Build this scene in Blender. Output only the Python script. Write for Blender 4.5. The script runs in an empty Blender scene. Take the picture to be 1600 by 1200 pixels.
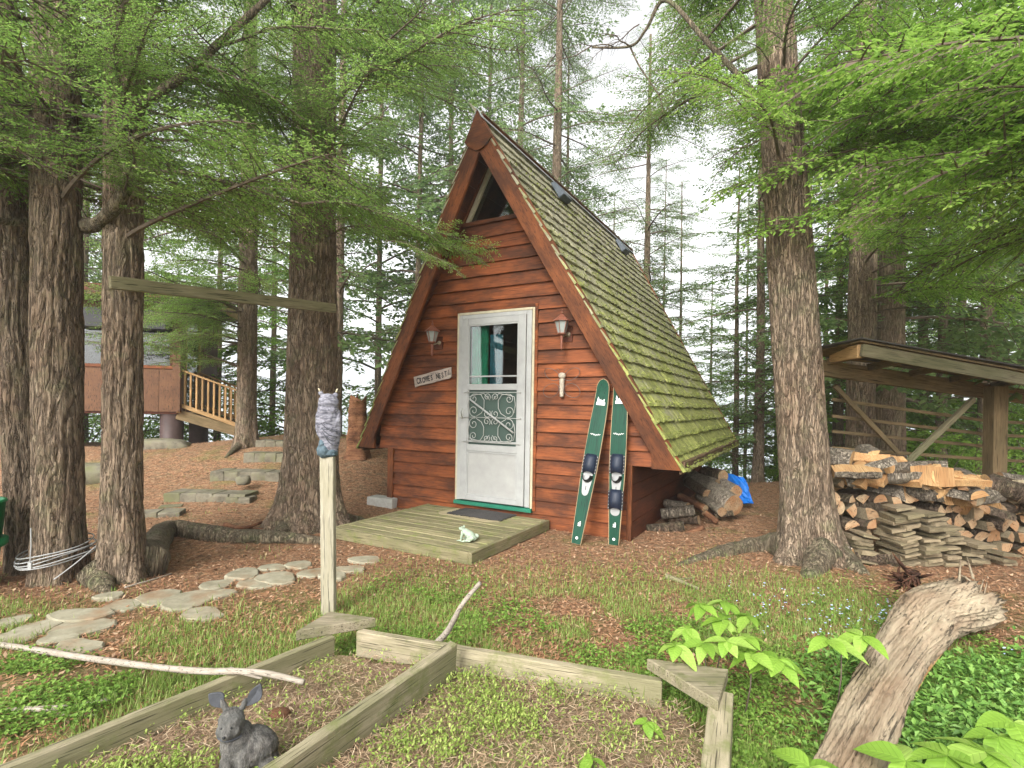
import bpy, math, random
import numpy as np
from mathutils import Vector, Matrix

R0 = random.Random(7)
ORD = ['leftmost', 'second', 'third', 'fourth', 'fifth', 'sixth', 'seventh', 'eighth', 'ninth', 'tenth', 'eleventh', 'twelfth', 'thirteenth', 'fourteenth', 'fifteenth', 'sixteenth', 'seventeenth', 'eighteenth', 'nineteenth', 'twentieth',
       'twenty-first', 'twenty-second', 'twenty-third', 'twenty-fourth', 'twenty-fifth', 'twenty-sixth', 'twenty-seventh', 'twenty-eighth', 'twenty-ninth', 'thirtieth', 'thirty-first', 'thirty-second', 'thirty-third', 'thirty-fourth', 'thirty-fifth']
def nth_left(i): return 'leftmost' if i == 0 else ORD[i] + ' from left'
def nth_up(i): return 'bottom' if i == 0 else ORD[i]
NR = np.random.RandomState(11)
SC = bpy.context.scene
COL = SC.collection

# ------------------------------------------------------------------ camera
F_PX, ROLL, HCAM, CY = 817.0, 0.016, 1.33, 634.0
cam = bpy.data.cameras.new('camera')
cam.sensor_width = 36.0
cam.lens = F_PX / 1600 * 36
cam.shift_y = (CY - 600) / 1600
cam.clip_start = 0.05
cam.clip_end = 5000
camo = bpy.data.objects.new('camera', cam)
COL.objects.link(camo)
CR = Vector((math.cos(ROLL), 0, math.sin(ROLL)))
CU = Vector((-math.sin(ROLL), 0, math.cos(ROLL)))
CF = Vector((0, 1, 0))
CPOS = Vector((0, 0, HCAM))
camo.matrix_world = Matrix(((CR.x, CU.x, -CF.x, 0), (CR.y, CU.y, -CF.y, 0), (CR.z, CU.z, -CF.z, HCAM), (0, 0, 0, 1)))
SC.camera = camo

# ------------------------------------------------------------------ light
SUN_EL, SUN_AZ = 36.0, 206.0      # azimuth measured from +Y clockwise
world = bpy.data.worlds.new('World')
SC.world = world
world.use_nodes = True
wn, wl = world.node_tree.nodes, world.node_tree.links
bg = wn['Background']
sky = wn.new('ShaderNodeTexSky')
sky.sky_type = 'NISHITA'
sky.sun_disc = False
sky.sun_elevation = math.radians(SUN_EL)
sky.sun_rotation = math.radians(SUN_AZ)
sky.dust_density = 3.0
hs = wn.new('ShaderNodeHueSaturation')
hs.inputs['Saturation'].default_value = 0.05
wl.new(sky.outputs['Color'], hs.inputs['Color'])
wl.new(hs.outputs['Color'], bg.inputs['Color'])
bg.inputs['Strength'].default_value = 0.15
sun = bpy.data.lights.new('sun', 'SUN')
sun.energy = 1.5
sun.angle = math.radians(20)
sun.color = (1.0, 0.97, 0.92)
suno = bpy.data.objects.new('sun', sun)
COL.objects.link(suno)
el, az = math.radians(SUN_EL), math.radians(SUN_AZ)
sdir = Vector((math.sin(az) * math.cos(el), math.cos(az) * math.cos(el), math.sin(el)))
suno.rotation_euler = sdir.to_track_quat('Z', 'Y').to_euler()
SC.view_settings.view_transform = 'Standard'
SC.view_settings.look = 'None'
SC.view_settings.gamma = 1
SC.view_settings.use_curve_mapping = False
SC.view_settings.exposure = 1.42
SC.cycles.max_bounces = 12
SC.cycles.diffuse_bounces = 7
SC.cycles.volume_bounces = 1
SC.cycles.glossy_bounces = 3
SC.cycles.transmission_bounces = 6
SC.cycles.transparent_max_bounces = 12

# ------------------------------------------------------------------ small maths
def hash3(i, j, k, s):
    n = (i * 374761393 + j * 668265263 + k * 2147483647 + s * 1274126177) & 0xffffffff
    n = ((n ^ (n >> 13)) * 1274126177) & 0xffffffff
    n = n ^ (n >> 16)
    return (n & 0xffff) / 65535.0

def vnoise(x, y, z, s=0):
    x, y, z = np.broadcast_arrays(np.asarray(x, float), np.asarray(y, float), np.asarray(z, float))
    xi, yi, zi = np.floor(x).astype(np.int64), np.floor(y).astype(np.int64), np.floor(z).astype(np.int64)
    fx, fy, fz = x - xi, y - yi, z - zi
    fx, fy, fz = [t * t * (3 - 2 * t) for t in (fx, fy, fz)]
    r = 0
    for a in (0, 1):
        for b in (0, 1):
            for c in (0, 1):
                w = (fx if a else 1 - fx) * (fy if b else 1 - fy) * (fz if c else 1 - fz)
                r = r + w * hash3(xi + a, yi + b, zi + c, s)
    return r * 2 - 1

def fbm(x, y, z, s=0, o=3):
    r, a, t = 0, 1.0, 0
    for i in range(o):
        r = r + a * vnoise(np.asarray(x) * 2 ** i, np.asarray(y) * 2 ** i, np.asarray(z) * 2 ** i, s + i)
        t += a; a *= .5
    return r / t

def sm(t):
    t = np.clip(t, 0, 1)
    return t * t * (3 - 2 * t)

def H(x, y):
    """height of the terrain"""
    x = np.asarray(x, float); y = np.asarray(y, float)
    rise = .60 * sm((y - 6.3) / 3.0) * sm((-x - .95) / 1.5)
    rise = rise - .28 * sm((y - 8.2) / 2.5) * sm((-x - 5.0) / 1.6)
    yd = 11.8 + (8.8 - 11.8) * sm((x + 2.5) / 3.5)
    yd = yd + 1.2 * sm((x - 3.5) / 4)
    d = np.maximum(0, y - yd)
    drop = .33 * d * sm(d / 2.5)
    base = .035 * fbm(x * .9, y * .9, 0, 3, 2) + .012 * fbm(x * 5, y * 5, 0, 5, 2)
    # flat where the cabin and its step stand
    near = np.exp(-(((x + .2) / 2.4) ** 2 + ((y - 6.5) / 2.4) ** 2) ** 2)
    z = rise - drop + base * (1 - .8 * near)
    far = sm((np.hypot(x, y - 8) - 26) / 12)
    return np.maximum(z * (1 - far) + (-3.4) * far, -3.4)

def ray(px, py):
    return CF + CR * ((px - 800) / F_PX) + CU * ((CY - py) / F_PX)
def at(px, py, y):
    """the point seen at a pixel of the photograph, y metres in front of the camera"""
    return CPOS + ray(px, py) * y
def flat(px, py, z=0.0):
    r = ray(px, py)
    return CPOS + r * ((z - HCAM) / r.z)
def on(px, py, dz=0.0):
    """where the line of sight meets the terrain"""
    r = ray(px, py)
    y = 1.2
    while y < 40:
        p = CPOS + r * y
        if p.z <= float(H(p.x, p.y)) + dz:
            return p
        y += .02
    return CPOS + r * y
def pix(p):
    d = Vector(p) - CPOS
    return (800 + F_PX * d.dot(CR) / d.y, CY - F_PX * d.dot(CU) / d.y) if d.y > .05 else (-9e9, 0)
def V(*a): return Vector(a)

# ------------------------------------------------------------------ mesh helpers
def mesh_np(name, v, q=None, t=None, smooth=False, mi=None):
    me = bpy.data.meshes.new(name)
    v = np.asarray(v, np.float32)
    nq = 0 if q is None else len(q)
    nt = 0 if t is None else len(t)
    me.vertices.add(len(v))
    me.vertices.foreach_set('co', v.ravel())
    loops = []
    if nq: loops.append(np.asarray(q, np.int32).ravel())
    if nt: loops.append(np.asarray(t, np.int32).ravel())
    loops = np.concatenate(loops)
    me.loops.add(len(loops))
    me.loops.foreach_set('vertex_index', loops)
    me.polygons.add(nq + nt)
    st = np.concatenate([np.arange(nq) * 4, nq * 4 + np.arange(nt) * 3]).astype(np.int32)
    me.polygons.foreach_set('loop_start', st)
    if mi is not None:
        me.polygons.foreach_set('material_index', np.asarray(mi, np.int32))
    me.update(calc_edges=True)
    me.validate()
    me.polygons.foreach_set('use_smooth', [bool(smooth)] * len(me.polygons))
    return me

class MB:
    """collects shapes for one mesh; faces carry a material slot"""
    def __init__(s): s.v = []; s.f = []; s.m = []
    def add(s, vs, fs, m=0):
        b = len(s.v)
        s.v += [tuple(p) for p in vs]
        s.f += [tuple(b + i for i in f) for f in fs]
        s.m += [m] * len(fs)
        return s
    def box(s, x0, x1, y0, y1, z0, z1, m=0):
        return s.add([(x0, y0, z0), (x1, y0, z0), (x1, y1, z0), (x0, y1, z0), (x0, y0, z1), (x1, y0, z1), (x1, y1, z1), (x0, y1, z1)],
                     [(0, 3, 2, 1), (4, 5, 6, 7), (0, 1, 5, 4), (1, 2, 6, 5), (2, 3, 7, 6), (3, 0, 4, 7)], m)
    def prism(s, poly, a, b, ax='y', m=0):
        """poly in the plane across axis ax, from a to b along it"""
        def P(p, t):
            return {'y': (p[0], t, p[1]), 'x': (t, p[0], p[1]), 'z': (p[0], p[1], t)}[ax]
        n = len(poly)
        vs = [P(p, a) for p in poly] + [P(p, b) for p in poly]
        fs = [tuple(range(n)), tuple(range(2 * n - 1, n - 1, -1))]
        fs += [(i, i + n, (i + 1) % n + n, (i + 1) % n) for i in range(n)]
        return s.add(vs, fs, m)
    def tube(s, pts, r, n=8, m=0, cap=True, twist=0):
        pts = [Vector(p) for p in pts]
        rs = r if hasattr(r, '__len__') else [r] * len(pts)
        b = len(s.v); up = None
        for i, p in enumerate(pts):
            t = (pts[min(i + 1, len(pts) - 1)] - pts[max(i - 1, 0)])
            t = t.normalized() if t.length > 1e-9 else V(0, 0, 1)
            if up is None:
                up = V(0, 0, 1) if abs(t.z) < .9 else V(1, 0, 0)
            a = t.cross(up)
            if a.length < 1e-6: a = t.orthogonal()
            a.normalize(); c = a.cross(t).normalized(); up = c
            for k in range(n):
                w = 2 * math.pi * k / n + twist
                q = p + (a * math.cos(w) + c * math.sin(w)) * rs[i]
                s.v.append(tuple(q))
        for i in range(len(pts) - 1):
            for k in range(n):
                s.f.append((b + i * n + k, b + i * n + (k + 1) % n, b + (i + 1) * n + (k + 1) % n, b + (i + 1) * n + k)); s.m.append(m)
        if cap:
            s.f.append(tuple(b + k for k in range(n - 1, -1, -1))); s.m.append(m)
            s.f.append(tuple(b + (len(pts) - 1) * n + k for k in range(n))); s.m.append(m)
        return s
    def lathe(s, prof, n=16, c=(0, 0), m=0, rot=0):
        b = len(s.v)
        for r, z in prof:
            for k in range(n):
                w = 2 * math.pi * k / n + rot
                s.v.append((c[0] + r * math.cos(w), c[1] + r * math.sin(w), z))
        for i in range(len(prof) - 1):
            for k in range(n):
                s.f.append((b + i * n + k, b + i * n + (k + 1) % n, b + (i + 1) * n + (k + 1) % n, b + (i + 1) * n + k)); s.m.append(m)
        s.f.append(tuple(b + k for k in range(n - 1, -1, -1))); s.m.append(m)
        s.f.append(tuple(b + (len(prof) - 1) * n + k for k in range(n))); s.m.append(m)
        return s
    def ell(s, c, r, n=14, m=0, rot=None):
        b = len(s.v); rings = n // 2 + 1
        M = rot or Matrix.Identity(3)
        c = Vector(c)
        for i in range(rings + 1):
            ph = math.pi * i / rings
            for k in range(n):
                w = 2 * math.pi * k / n
                s.v.append(tuple(c + M @ V(r[0] * math.sin(ph) * math.cos(w), r[1] * math.sin(ph) * math.sin(w), r[2] * math.cos(ph))))
        for i in range(rings):
            for k in range(n):
                s.f.append((b + i * n + k, b + (i + 1) * n + k, b + (i + 1) * n + (k + 1) % n, b + i * n + (k + 1) % n)); s.m.append(m)
        return s
    def mesh(s, name, smooth=False):
        me = bpy.data.meshes.new(name)
        me.from_pydata(s.v, [], s.f)
        me.polygons.foreach_set('material_index', s.m)
        me.polygons.foreach_set('use_smooth', [smooth] * len(me.polygons))
        me.update()
        return me

def link(o, parent=None):
    COL.objects.link(o)
    if parent is not None: o.parent = parent
    return o
def obj(name, me, mats, parent=None, smooth=False, mw=None):
    if isinstance(me, MB): me = me.mesh(name, smooth)
    if not isinstance(mats, (list, tuple)): mats = [mats]
    if len(me.materials) == 0:
        for m in mats: me.materials.append(m)
    o = bpy.data.objects.new(name, me)
    link(o, parent)
    if mw is not None: o.matrix_local = mw
    return o
def empty(name, loc=(0, 0, 0), rz=0.0):
    o = bpy.data.objects.new(name, None)
    link(o); o.location = loc; o.rotation_euler = (0, 0, rz)
    o.empty_display_size = .1
    return o
def tag(o, label=None, cat=None, group=None, kind=None):
    if label: o['label'] = label
    if cat: o['category'] = cat
    if group: o['group'] = group
    if kind: o['kind'] = kind
    return o
def bevel(o, w=.004, seg=1):
    m = o.modifiers.new('bevel', 'BEVEL'); m.width = w; m.segments = seg; m.limit_method = 'ANGLE'; m.angle_limit = .6
    return o

def frame(p0, p1, up=(0, 0, 1)):
    p0, p1, up = Vector(p0), Vector(p1), Vector(up)
    x = (p1 - p0).normalized()
    z = (up - x * up.dot(x)).normalized()
    y = z.cross(x)
    M = Matrix.Identity(4)
    for i in range(3):
        M[i][0], M[i][1], M[i][2], M[i][3] = x[i], y[i], z[i], p0[i]
    return M, (p1 - p0).length
def plank(name, p0, p1, w, t, mat, parent=None, up=(0, 0, 1), rough=.0015, n=10, cut0=0., cut1=0.):
    """sawn timber from p0 to p1; w measured along 'up', t across; centre line on p0-p1; cuts skew the ends"""
    M, L = frame(p0, p1, up)
    n = max(2, int(min(n, L / .08 + 1)))
    v = []
    for i in range(n + 1):
        s = i / n
        for a, b in ((-1, -1), (1, -1), (1, 1), (-1, 1)):
            x = s * L + b * (cut0 * (1 - s) + cut1 * s) * .5
            j = R0.uniform(-1, 1) * rough; k = R0.uniform(-1, 1) * rough
            v.append((x, a * t / 2 + j, b * w / 2 + k))
    f = []
    for i in range(n):
        for k in range(4):
            f.append((i * 4 + k, i * 4 + (k + 1) % 4, (i + 1) * 4 + (k + 1) % 4, (i + 1) * 4 + k))
    f.append((3, 2, 1, 0)); f.append((n * 4, n * 4 + 1, n * 4 + 2, n * 4 + 3))
    me = bpy.data.meshes.new(name); me.from_pydata(v, [], f); me.update()
    o = obj(name, me, mat, parent, mw=M)
    return bevel(o, min(.004, t * .15))

def blob(name, shapes, mat, parent=None, voxel=.006, disp=.0, dscale=.03, smooth=3):
    """one continuous skin grown over overlapping ellipsoids"""
    mb = MB()
    for c, r, *rot in shapes: mb.ell(c, r, 14, rot=rot[0] if rot else None)
    o = obj(name, mb, mat, parent, True)
    m = o.modifiers.new('skin', 'REMESH'); m.mode = 'VOXEL'; m.voxel_size = voxel; m.use_smooth_shade = True
    m = o.modifiers.new('soft', 'SMOOTH'); m.iterations = smooth; m.factor = .6
    if disp:
        tx = bpy.data.textures.new(name + '_relief', 'CLOUDS'); tx.noise_scale = dscale
        m = o.modifiers.new('relief', 'DISPLACE'); m.texture = tx; m.strength = disp
    return o

# ------------------------------------------------------------------ materials
class NT:
    def __init__(s, name, rough=.8):
        s.m = bpy.data.materials.new(name); s.m.use_nodes = True
        s.t = s.m.node_tree; s.b = s.t.nodes['Principled BSDF']
        s.b.inputs['Roughness'].default_value = rough
        s.b.inputs['Specular IOR Level'].default_value = .25
        s.out = s.t.nodes['Material Output']
    def n(s, k, **kw):
        x = s.t.nodes.new('ShaderNode' + k)
        for a, b in kw.items(): setattr(x, a, b)
        return x
    def l(s, a, b): s.t.links.new(a, b)
    def coord(s, scale=(1, 1, 1), kind='Object'):
        tc = s.n('TexCoord'); mp = s.n('Mapping')
        mp.inputs['Scale'].default_value = scale
        s.l(tc.outputs[kind], mp.inputs['Vector'])
        oi = s.n('ObjectInfo'); vm = s.n('VectorMath', operation='MULTIPLY')
        cv = s.n('CombineXYZ')
        for i in range(3): s.l(oi.outputs['Random'], cv.inputs[i])
        s.l(cv.outputs[0], vm.inputs[0]); vm.inputs[1].default_value = (37, 23, 51)
        ad = s.n('VectorMath', operation='ADD')
        s.l(mp.outputs[0], ad.inputs[0]); s.l(vm.outputs[0], ad.inputs[1])
        return ad.outputs[0]
    def noise(s, vec, scale=5, detail=4, rough=.55, dist=0):
        x = s.n('TexNoise'); x.inputs['Scale'].default_value = scale; x.inputs['Detail'].default_value = detail
        x.inputs['Roughness'].default_value = rough; x.inputs['Distortion'].default_value = dist
        if vec is not None: s.l(vec, x.inputs['Vector'])
        return x.outputs['Fac']
    def ramp(s, fac, stops, interp='LINEAR'):
        r = s.n('ValToRGB'); r.color_ramp.interpolation = interp
        e = r.color_ramp.elements
        while len(e) < len(stops): e.new(.5)
        for i, (p, c) in enumerate(stops):
            e[i].position = p; e[i].color = (*c, 1) if len(c) == 3 else c
        s.l(fac, r.inputs[0]); return r.outputs[0]
    def mix(s, fac, a, b, mode='MIX'):
        x = s.n('Mix', data_type='RGBA', blend_type=mode)
        for i, q in ((0, fac), (6, a), (7, b)):
            if hasattr(q, 'links'): s.l(q, x.inputs[i])
            elif i == 0: x.inputs[0].default_value = q
            else: x.inputs[i].default_value = (*q, 1)
        return x.outputs[2]
    def math(s, op, a, b=0.0):
        x = s.n('Math', operation=op)
        for i, q in ((0, a), (1, b)):
            if hasattr(q, 'links'): s.l(q, x.inputs[i])
            else: x.inputs[i].default_value = q
        return x.outputs[0]
    def bump(s, h, strength=.5, dist=.01):
        x = s.n('Bump'); x.inputs['Strength'].default_value = strength; x.inputs['Distance'].default_value = dist
        s.l(h, x.inputs['Height']); s.l(x.outputs[0], s.b.inputs['Normal'])
    def col(s, c):
        if hasattr(c, 'links'): s.l(c, s.b.inputs['Base Color'])
        else: s.b.inputs['Base Color'].default_value = (*c, 1)
        return s.m

def wood(name, a, b, dark=None, g=1.0, rough=.8, blotch=.5, long=(1.2, 14, 14), spec=.25, moss=None, grey=None, bump=.35):
    k = NT(name, rough); k.b.inputs['Specular IOR Level'].default_value = spec
    v = k.coord(tuple(c * g for c in long))
    gr = k.noise(v, 4, 6, .65, .4)
    c = k.ramp(gr, [(.25, a), (.7, b)])
    if dark:
        v2 = k.coord((1.3, 3.5, 3.5))
        bl = k.noise(v2, 1.6, 4, .6)
        c = k.mix(k.ramp(bl, [(.38, (0, 0, 0)), (.62, (blotch,) * 3)]), c, dark)
    if grey:
        v4 = k.coord((.7, 2, 2))
        c = k.mix(k.ramp(k.noise(v4, 2.2, 5), [(.45, (0, 0, 0)), (.65, (.8,) * 3)]), c, grey)
    if moss:
        v3 = k.coord((1, 1, 1))
        mo = k.noise(v3, 9, 6, .7)
        c = k.mix(k.ramp(mo, [(.5, (0, 0, 0)), (.66, (.85,) * 3)]), c, moss)
    oi = k.n('ObjectInfo')
    hv = k.n('HueSaturation'); k.l(c, hv.inputs['Color'])
    k.l(k.math('ADD', k.math('MULTIPLY', oi.outputs['Random'], .42), .79), hv.inputs['Value'])
    crack = k.ramp(k.noise(k.coord(tuple(c * g * 1.0 for c in (long[0] * .6, long[1] * 2.2, long[2] * 2.2))), 6, 3, .5), [(.33, (.25,) * 3), (.42, (1,) * 3)])
    c = k.mix(1.0, hv.outputs[0], crack, 'MULTIPLY')
    k.bump(gr, bump, .006)
    return k.col(c)

def plain(name, c, rough=.5, metal=0, noise=0.0, nscale=12, spec=.4, bump=0):
    k = NT(name, rough); k.b.inputs['Metallic'].default_value = metal; k.b.inputs['Specular IOR Level'].default_value = spec
    if noise:
        f = k.noise(k.coord(), nscale, 5, .65)
        k.col(k.ramp(f, [(.25, tuple(x * (1 - noise) for x in c)), (.75, tuple(min(1, x * (1 + noise)) for x in c))]))
        if bump: k.bump(f, bump, .004)
    else: k.col(c)
    return k.m

def leafmat(name, a, b, c, trans=.35, rough=.55):
    k = NT(name, rough)
    g = k.n('NewGeometry'); oi = k.n('ObjectInfo')
    f = k.math('ADD', k.math('MULTIPLY', g.outputs['Random Per Island'], .75), k.math('MULTIPLY', oi.outputs['Random'], .25))
    col = k.ramp(f, [(.0, a), (.55, b), (1.0, c)])
    k.col(col)
    tr = k.n('BsdfTranslucent'); k.l(col, tr.inputs['Color'])
    mx = k.n('MixShader'); mx.inputs[0].default_value = trans
    k.l(k.b.outputs[0], mx.inputs[1]); k.l(tr.outputs[0], mx.inputs[2]); k.l(mx.outputs[0], k.out.inputs['Surface'])
    return k.m

def bark(name, a, b, moss=.0, red=.3):
    k = NT(name, .92)
    wv = k.coord((1, 1, .13))
    def crackset(scale, w, det=3, dist=1.0):
        f = k.noise(wv, scale, det, .55, dist)
        return k.math('MULTIPLY', k.math('ABSOLUTE', k.math('SUBTRACT', f, .5)), 1.0 / w)
    c1 = crackset(19, .05); c2 = crackset(46, .06, 4, .6)
    gr = k.math('MINIMUM', k.math('MINIMUM', c1, k.math('ADD', c2, .25)), 1.0)
    fine = k.noise(k.coord((1, 1, .3)), 55, 7, .75, .3)
    c = k.ramp(fine, [(.28, tuple(x * .55 for x in a)), (.5, a), (.72, b)])
    n2 = k.noise(k.coord((1, 1, .6)), 3.5, 5)
    c = k.mix(k.ramp(n2, [(.42, (0, 0, 0)), (.7, (red,) * 3)]), c, (.20, .115, .07))
    if moss:
        n3 = k.noise(k.coord((1, 1, 1)), 6, 7, .75)
        c = k.mix(k.ramp(n3, [(.5, (0, 0, 0)), (.68, (moss,) * 3)]), c, (.16, .18, .08))
    c = k.mix(1.0, c, k.ramp(gr, [(.0, (.3,) * 3), (.3, (.72,) * 3), (.7, (1,) * 3)]), 'MULTIPLY')
    k.bump(k.math('ADD', gr, k.math('MULTIPLY', fine, .5)), 1.0, .022)
    return k.col(c)

M = {}
M['siding'] = wood('stained_cedar_siding', (.145, .039, .014), (.285, .084, .025), dark=(.045, .018, .010), blotch=.8, rough=.6, spec=.18, long=(1.1, 10, 16), bump=.25)
M['barge'] = wood('stained_barge_board', (.12, .037, .014), (.24, .078, .025), dark=(.05, .02, .011), blotch=.8, rough=.6, spec=.2, bump=.2)
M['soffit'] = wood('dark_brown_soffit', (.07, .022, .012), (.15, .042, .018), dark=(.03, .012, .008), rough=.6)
M['fascia'] = wood('weathered_eave_fascia', (.09, .05, .03), (.17, .10, .055), dark=(.05, .035, .02), rough=.8)
M['deck'] = wood('mossy_treated_deck', (.19, .165, .085), (.33, .285, .165), dark=(.12, .12, .055), blotch=.6, rough=.85, moss=(.17, .19, .055))
M['planter'] = wood('weathered_planter_timber', (.22, .185, .12), (.40, .34, .235), dark=(.15, .145, .07), blotch=.75, rough=.9, moss=(.15, .16, .06), bump=.6)
M['post'] = wood('bleached_post_wood', (.25, .22, .16), (.44, .40, .31), dark=(.22, .2, .12), blotch=.5, rough=.9)
M['greyplank'] = wood('lichen_grey_plank', (.15, .125, .075), (.27, .235, .14), dark=(.10, .11, .045), rough=.9)
M['shedwood'] = wood('aged_shed_timber', (.15, .10, .05), (.27, .19, .10), dark=(.085, .075, .035), rough=.9)
M['freshwood'] = wood('newer_orange_timber', (.40, .23, .10), (.55, .35, .17), rough=.8)
M['railwood'] = wood('golden_deck_lumber', (.38, .22, .09), (.55, .35, .16), dark=(.2, .11, .05), blotch=.4, rough=.75)
M['panelwood'] = wood('orange_brown_wall_panel', (.085, .04, .019), (.16, .075, .034), dark=(.08, .035, .018), rough=.6, long=(14, 14, 1.2))
M['split'] = wood('split_wood_face', (.36, .20, .085), (.56, .37, .18), dark=(.28, .11, .035), blotch=.5, rough=.9)
M['splitgrey'] = wood('seasoned_split_wood', (.24, .19, .12), (.40, .33, .22), dark=(.13, .105, .06), blotch=.7, rough=.95)
M['endgrain'] = wood('sawn_log_end', (.22, .155, .09), (.42, .31, .19), dark=(.26, .12, .05), blotch=.8, rough=.95, long=(6, 6, 6))
M['flatold'] = wood('mossy_old_board', (.15, .115, .072), (.31, .245, .155), dark=(.10, .09, .045), blotch=.6, rough=.95)
M['logbark'] = bark('firewood_bark', (.14, .10, .07), (.24, .19, .14), .3)
M['birch'] = bark('pale_log_bark', (.3, .25, .19), (.48, .42, .34), .2, .1)
M['bark'] = bark('hemlock_bark', (.26, .19, .13), (.44, .355, .26), .45, .45)
M['barkmoss'] = bark('mossy_root_bark', (.20, .16, .105), (.32, .28, .19), .8, .2)
M['twig'] = plain('twig_bark', (.12, .09, .065), .9, noise=.3)
M['drift'] = wood('bleached_driftwood', (.19, .15, .10), (.42, .345, .24), dark=(.20, .13, .08), blotch=.7, rough=.95, long=(.22, 5, 5), bump=1.0)
M['stick'] = wood('peeled_grey_stick', (.26, .22, .17), (.45, .39, .32), rough=.85)
M['redrot'] = wood('broken_red_heartwood', (.13, .05, .028), (.36, .18, .09), dark=(.06, .025, .015), blotch=.9, rough=.95)
M['alu'] = plain('painted_storm_door_aluminium', (.34, .34, .325), .5, noise=.16, nscale=5)
M['alupanel'] = plain('door_kick_panel', (.33, .325, .305), .6, noise=.12, nscale=6)
M['cream'] = plain('cream_trim_paint', (.44, .385, .26), .7, noise=.2)
M['greensill'] = plain('green_painted_sill', (.015, .15, .09), .5, noise=.2)
M['iron'] = plain('grey_painted_iron', (.42, .42, .39), .45, metal=.3)
M['screen'] = plain('dark_door_screen', (.045, .075, .06), .6)
M['curtain'] = plain('green_curtain', (.01, .24, .13), .8, noise=.3)
M['curtainteal'] = plain('teal_curtain', (.02, .14, .19), .8, noise=.3)
M['inside'] = plain('cabin_interior_panel', (.07, .045, .03), .8)
M['copper'] = plain('faded_copper_lantern', (.20, .070, .040), .55, noise=.3, nscale=30)
M['brass'] = plain('old_brass_bracket', (.30, .25, .17), .5, metal=.5, noise=.2)
M['signwood'] = wood('weathered_sign_board', (.24, .19, .165), (.38, .32, .27), rough=.9)
M['black'] = plain('black_paint', (.012, .012, .012), .6)
M['wire'] = plain('rusty_thin_wire', (.10, .075, .065), .5, metal=.3)
M['cable'] = plain('grey_plastic_cable', (.36, .36, .35), .5)
M['cork'] = plain('carved_cork_body', (.36, .31, .24), .9, noise=.4, nscale=60, bump=.6)
M['ski'] = wood('green_ski_lacquer', (.0015, .034, .018), (.003, .062, .032), rough=.4, spec=.25, bump=.03)
M['skiedge'] = wood('ski_wood_edge', (.33, .22, .12), (.45, .32, .18), rough=.5)
M['white'] = plain('white_decal', (.8, .8, .78), .5)
M['rubber'] = plain('navy_rubber_binding', (.008, .014, .030), .55, noise=.2)
M['blackrubber'] = plain('black_rubber', (.012, .012, .013), .5)
M['chrome'] = plain('brushed_steel_plate', (.30, .30, .29), .45, metal=.4)
M['mat'] = plain('dark_woven_mat', (.045, .042, .04), .95, noise=.4, nscale=60)
M['sand'] = plain('sand_dust_on_boards', (.36, .30, .18), .95, noise=.2)
M['frog'] = plain('pale_green_ceramic', (.33, .40, .30), .5, noise=.22, nscale=25)
M['statue'] = NT('weathered_grey_statue', .85)
_k = M['statue']; _n = _k.noise(_k.coord((1, 1, .5)), 38, 6, .7); _n2 = _k.noise(_k.coord(), 7, 3)
_k.bump(_n, 1.0, .02)
M['statue'] = _k.col(_k.mix(_k.ramp(_n2, [(.4, (0, 0, 0)), (.7, (.8,) * 3)]), _k.ramp(_n, [(.36, (.035, .033, .03)), (.5, (.11, .10, .09)), (.66, (.21, .195, .17))]), (.13, .13, .12)))
M['darkear'] = plain('dark_slate_paint', (.055, .058, .066), .7, noise=.35, nscale=40, bump=.5)
_k = NT('grey_lilac_owl_paint', .8); _v = _k.coord((1, 1, 3.5)); _n = _k.noise(_v, 22, 5, .6, 1.2)
_k.bump(_n, .8, .01)
M['owl'] = _k.col(_k.ramp(_n, [(.36, (.07, .07, .085)), (.5, (.19, .185, .215)), (.7, (.29, .285, .32))]))
M['owlbase'] = plain('blue_grey_rock_paint', (.075, .11, .13), .8, noise=.5, nscale=40, bump=.6)
M['concrete'] = plain('concrete_block', (.38, .37, .33), .95, noise=.2, nscale=20, bump=.4)
M['culvert'] = plain('dark_brown_pier', (.055, .032, .028), .6, noise=.3)
M['vent'] = plain('blue_grey_metal_vent', (.07, .085, .10), .5, noise=.2)
M['ridge'] = plain('galvanised_ridge_cap', (.42, .43, .43), .45, metal=.4, noise=.2)
M['greenbin'] = plain('green_plastic', (.0, .16, .05), .4)
M['tarp'] = plain('blue_tarp', (.01, .15, .55), .5, noise=.2)
M['darkroof'] = plain('dark_roofing', (.06, .055, .05), .9, noise=.3)
M['moss'] = plain('dry_moss', (.13, .10, .04), 1, noise=.5, nscale=40)
M['rock'] = NT('lichen_rock', .95)
_k = M['rock']; _n = _k.noise(_k.coord(), 6, 7, .7); _k.bump(_n, .8, .03)
M['rock'] = _k.col(_k.mix(_k.ramp(_k.noise(_k.coord(), 3, 5), [(.45, (0, 0, 0)), (.65, (.8,) * 3)]), _k.ramp(_n, [(.3, (.085, .075, .055)), (.7, (.27, .24, .175))]), (.12, .125, .05)))
_k = NT('flagstone', .95); _n = _k.noise(_k.coord(), 9, 7, .7); _k.bump(_n, .5, .01)
M['flag'] = _k.col(_k.mix(_k.ramp(_k.noise(_k.coord(), 5, 5), [(.5, (0, 0, 0)), (.7, (.6,) * 3)]), _k.ramp(_n, [(.3, (.20, .18, .12)), (.7, (.37, .34, .25))]), (.25, .13, .06)))
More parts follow.
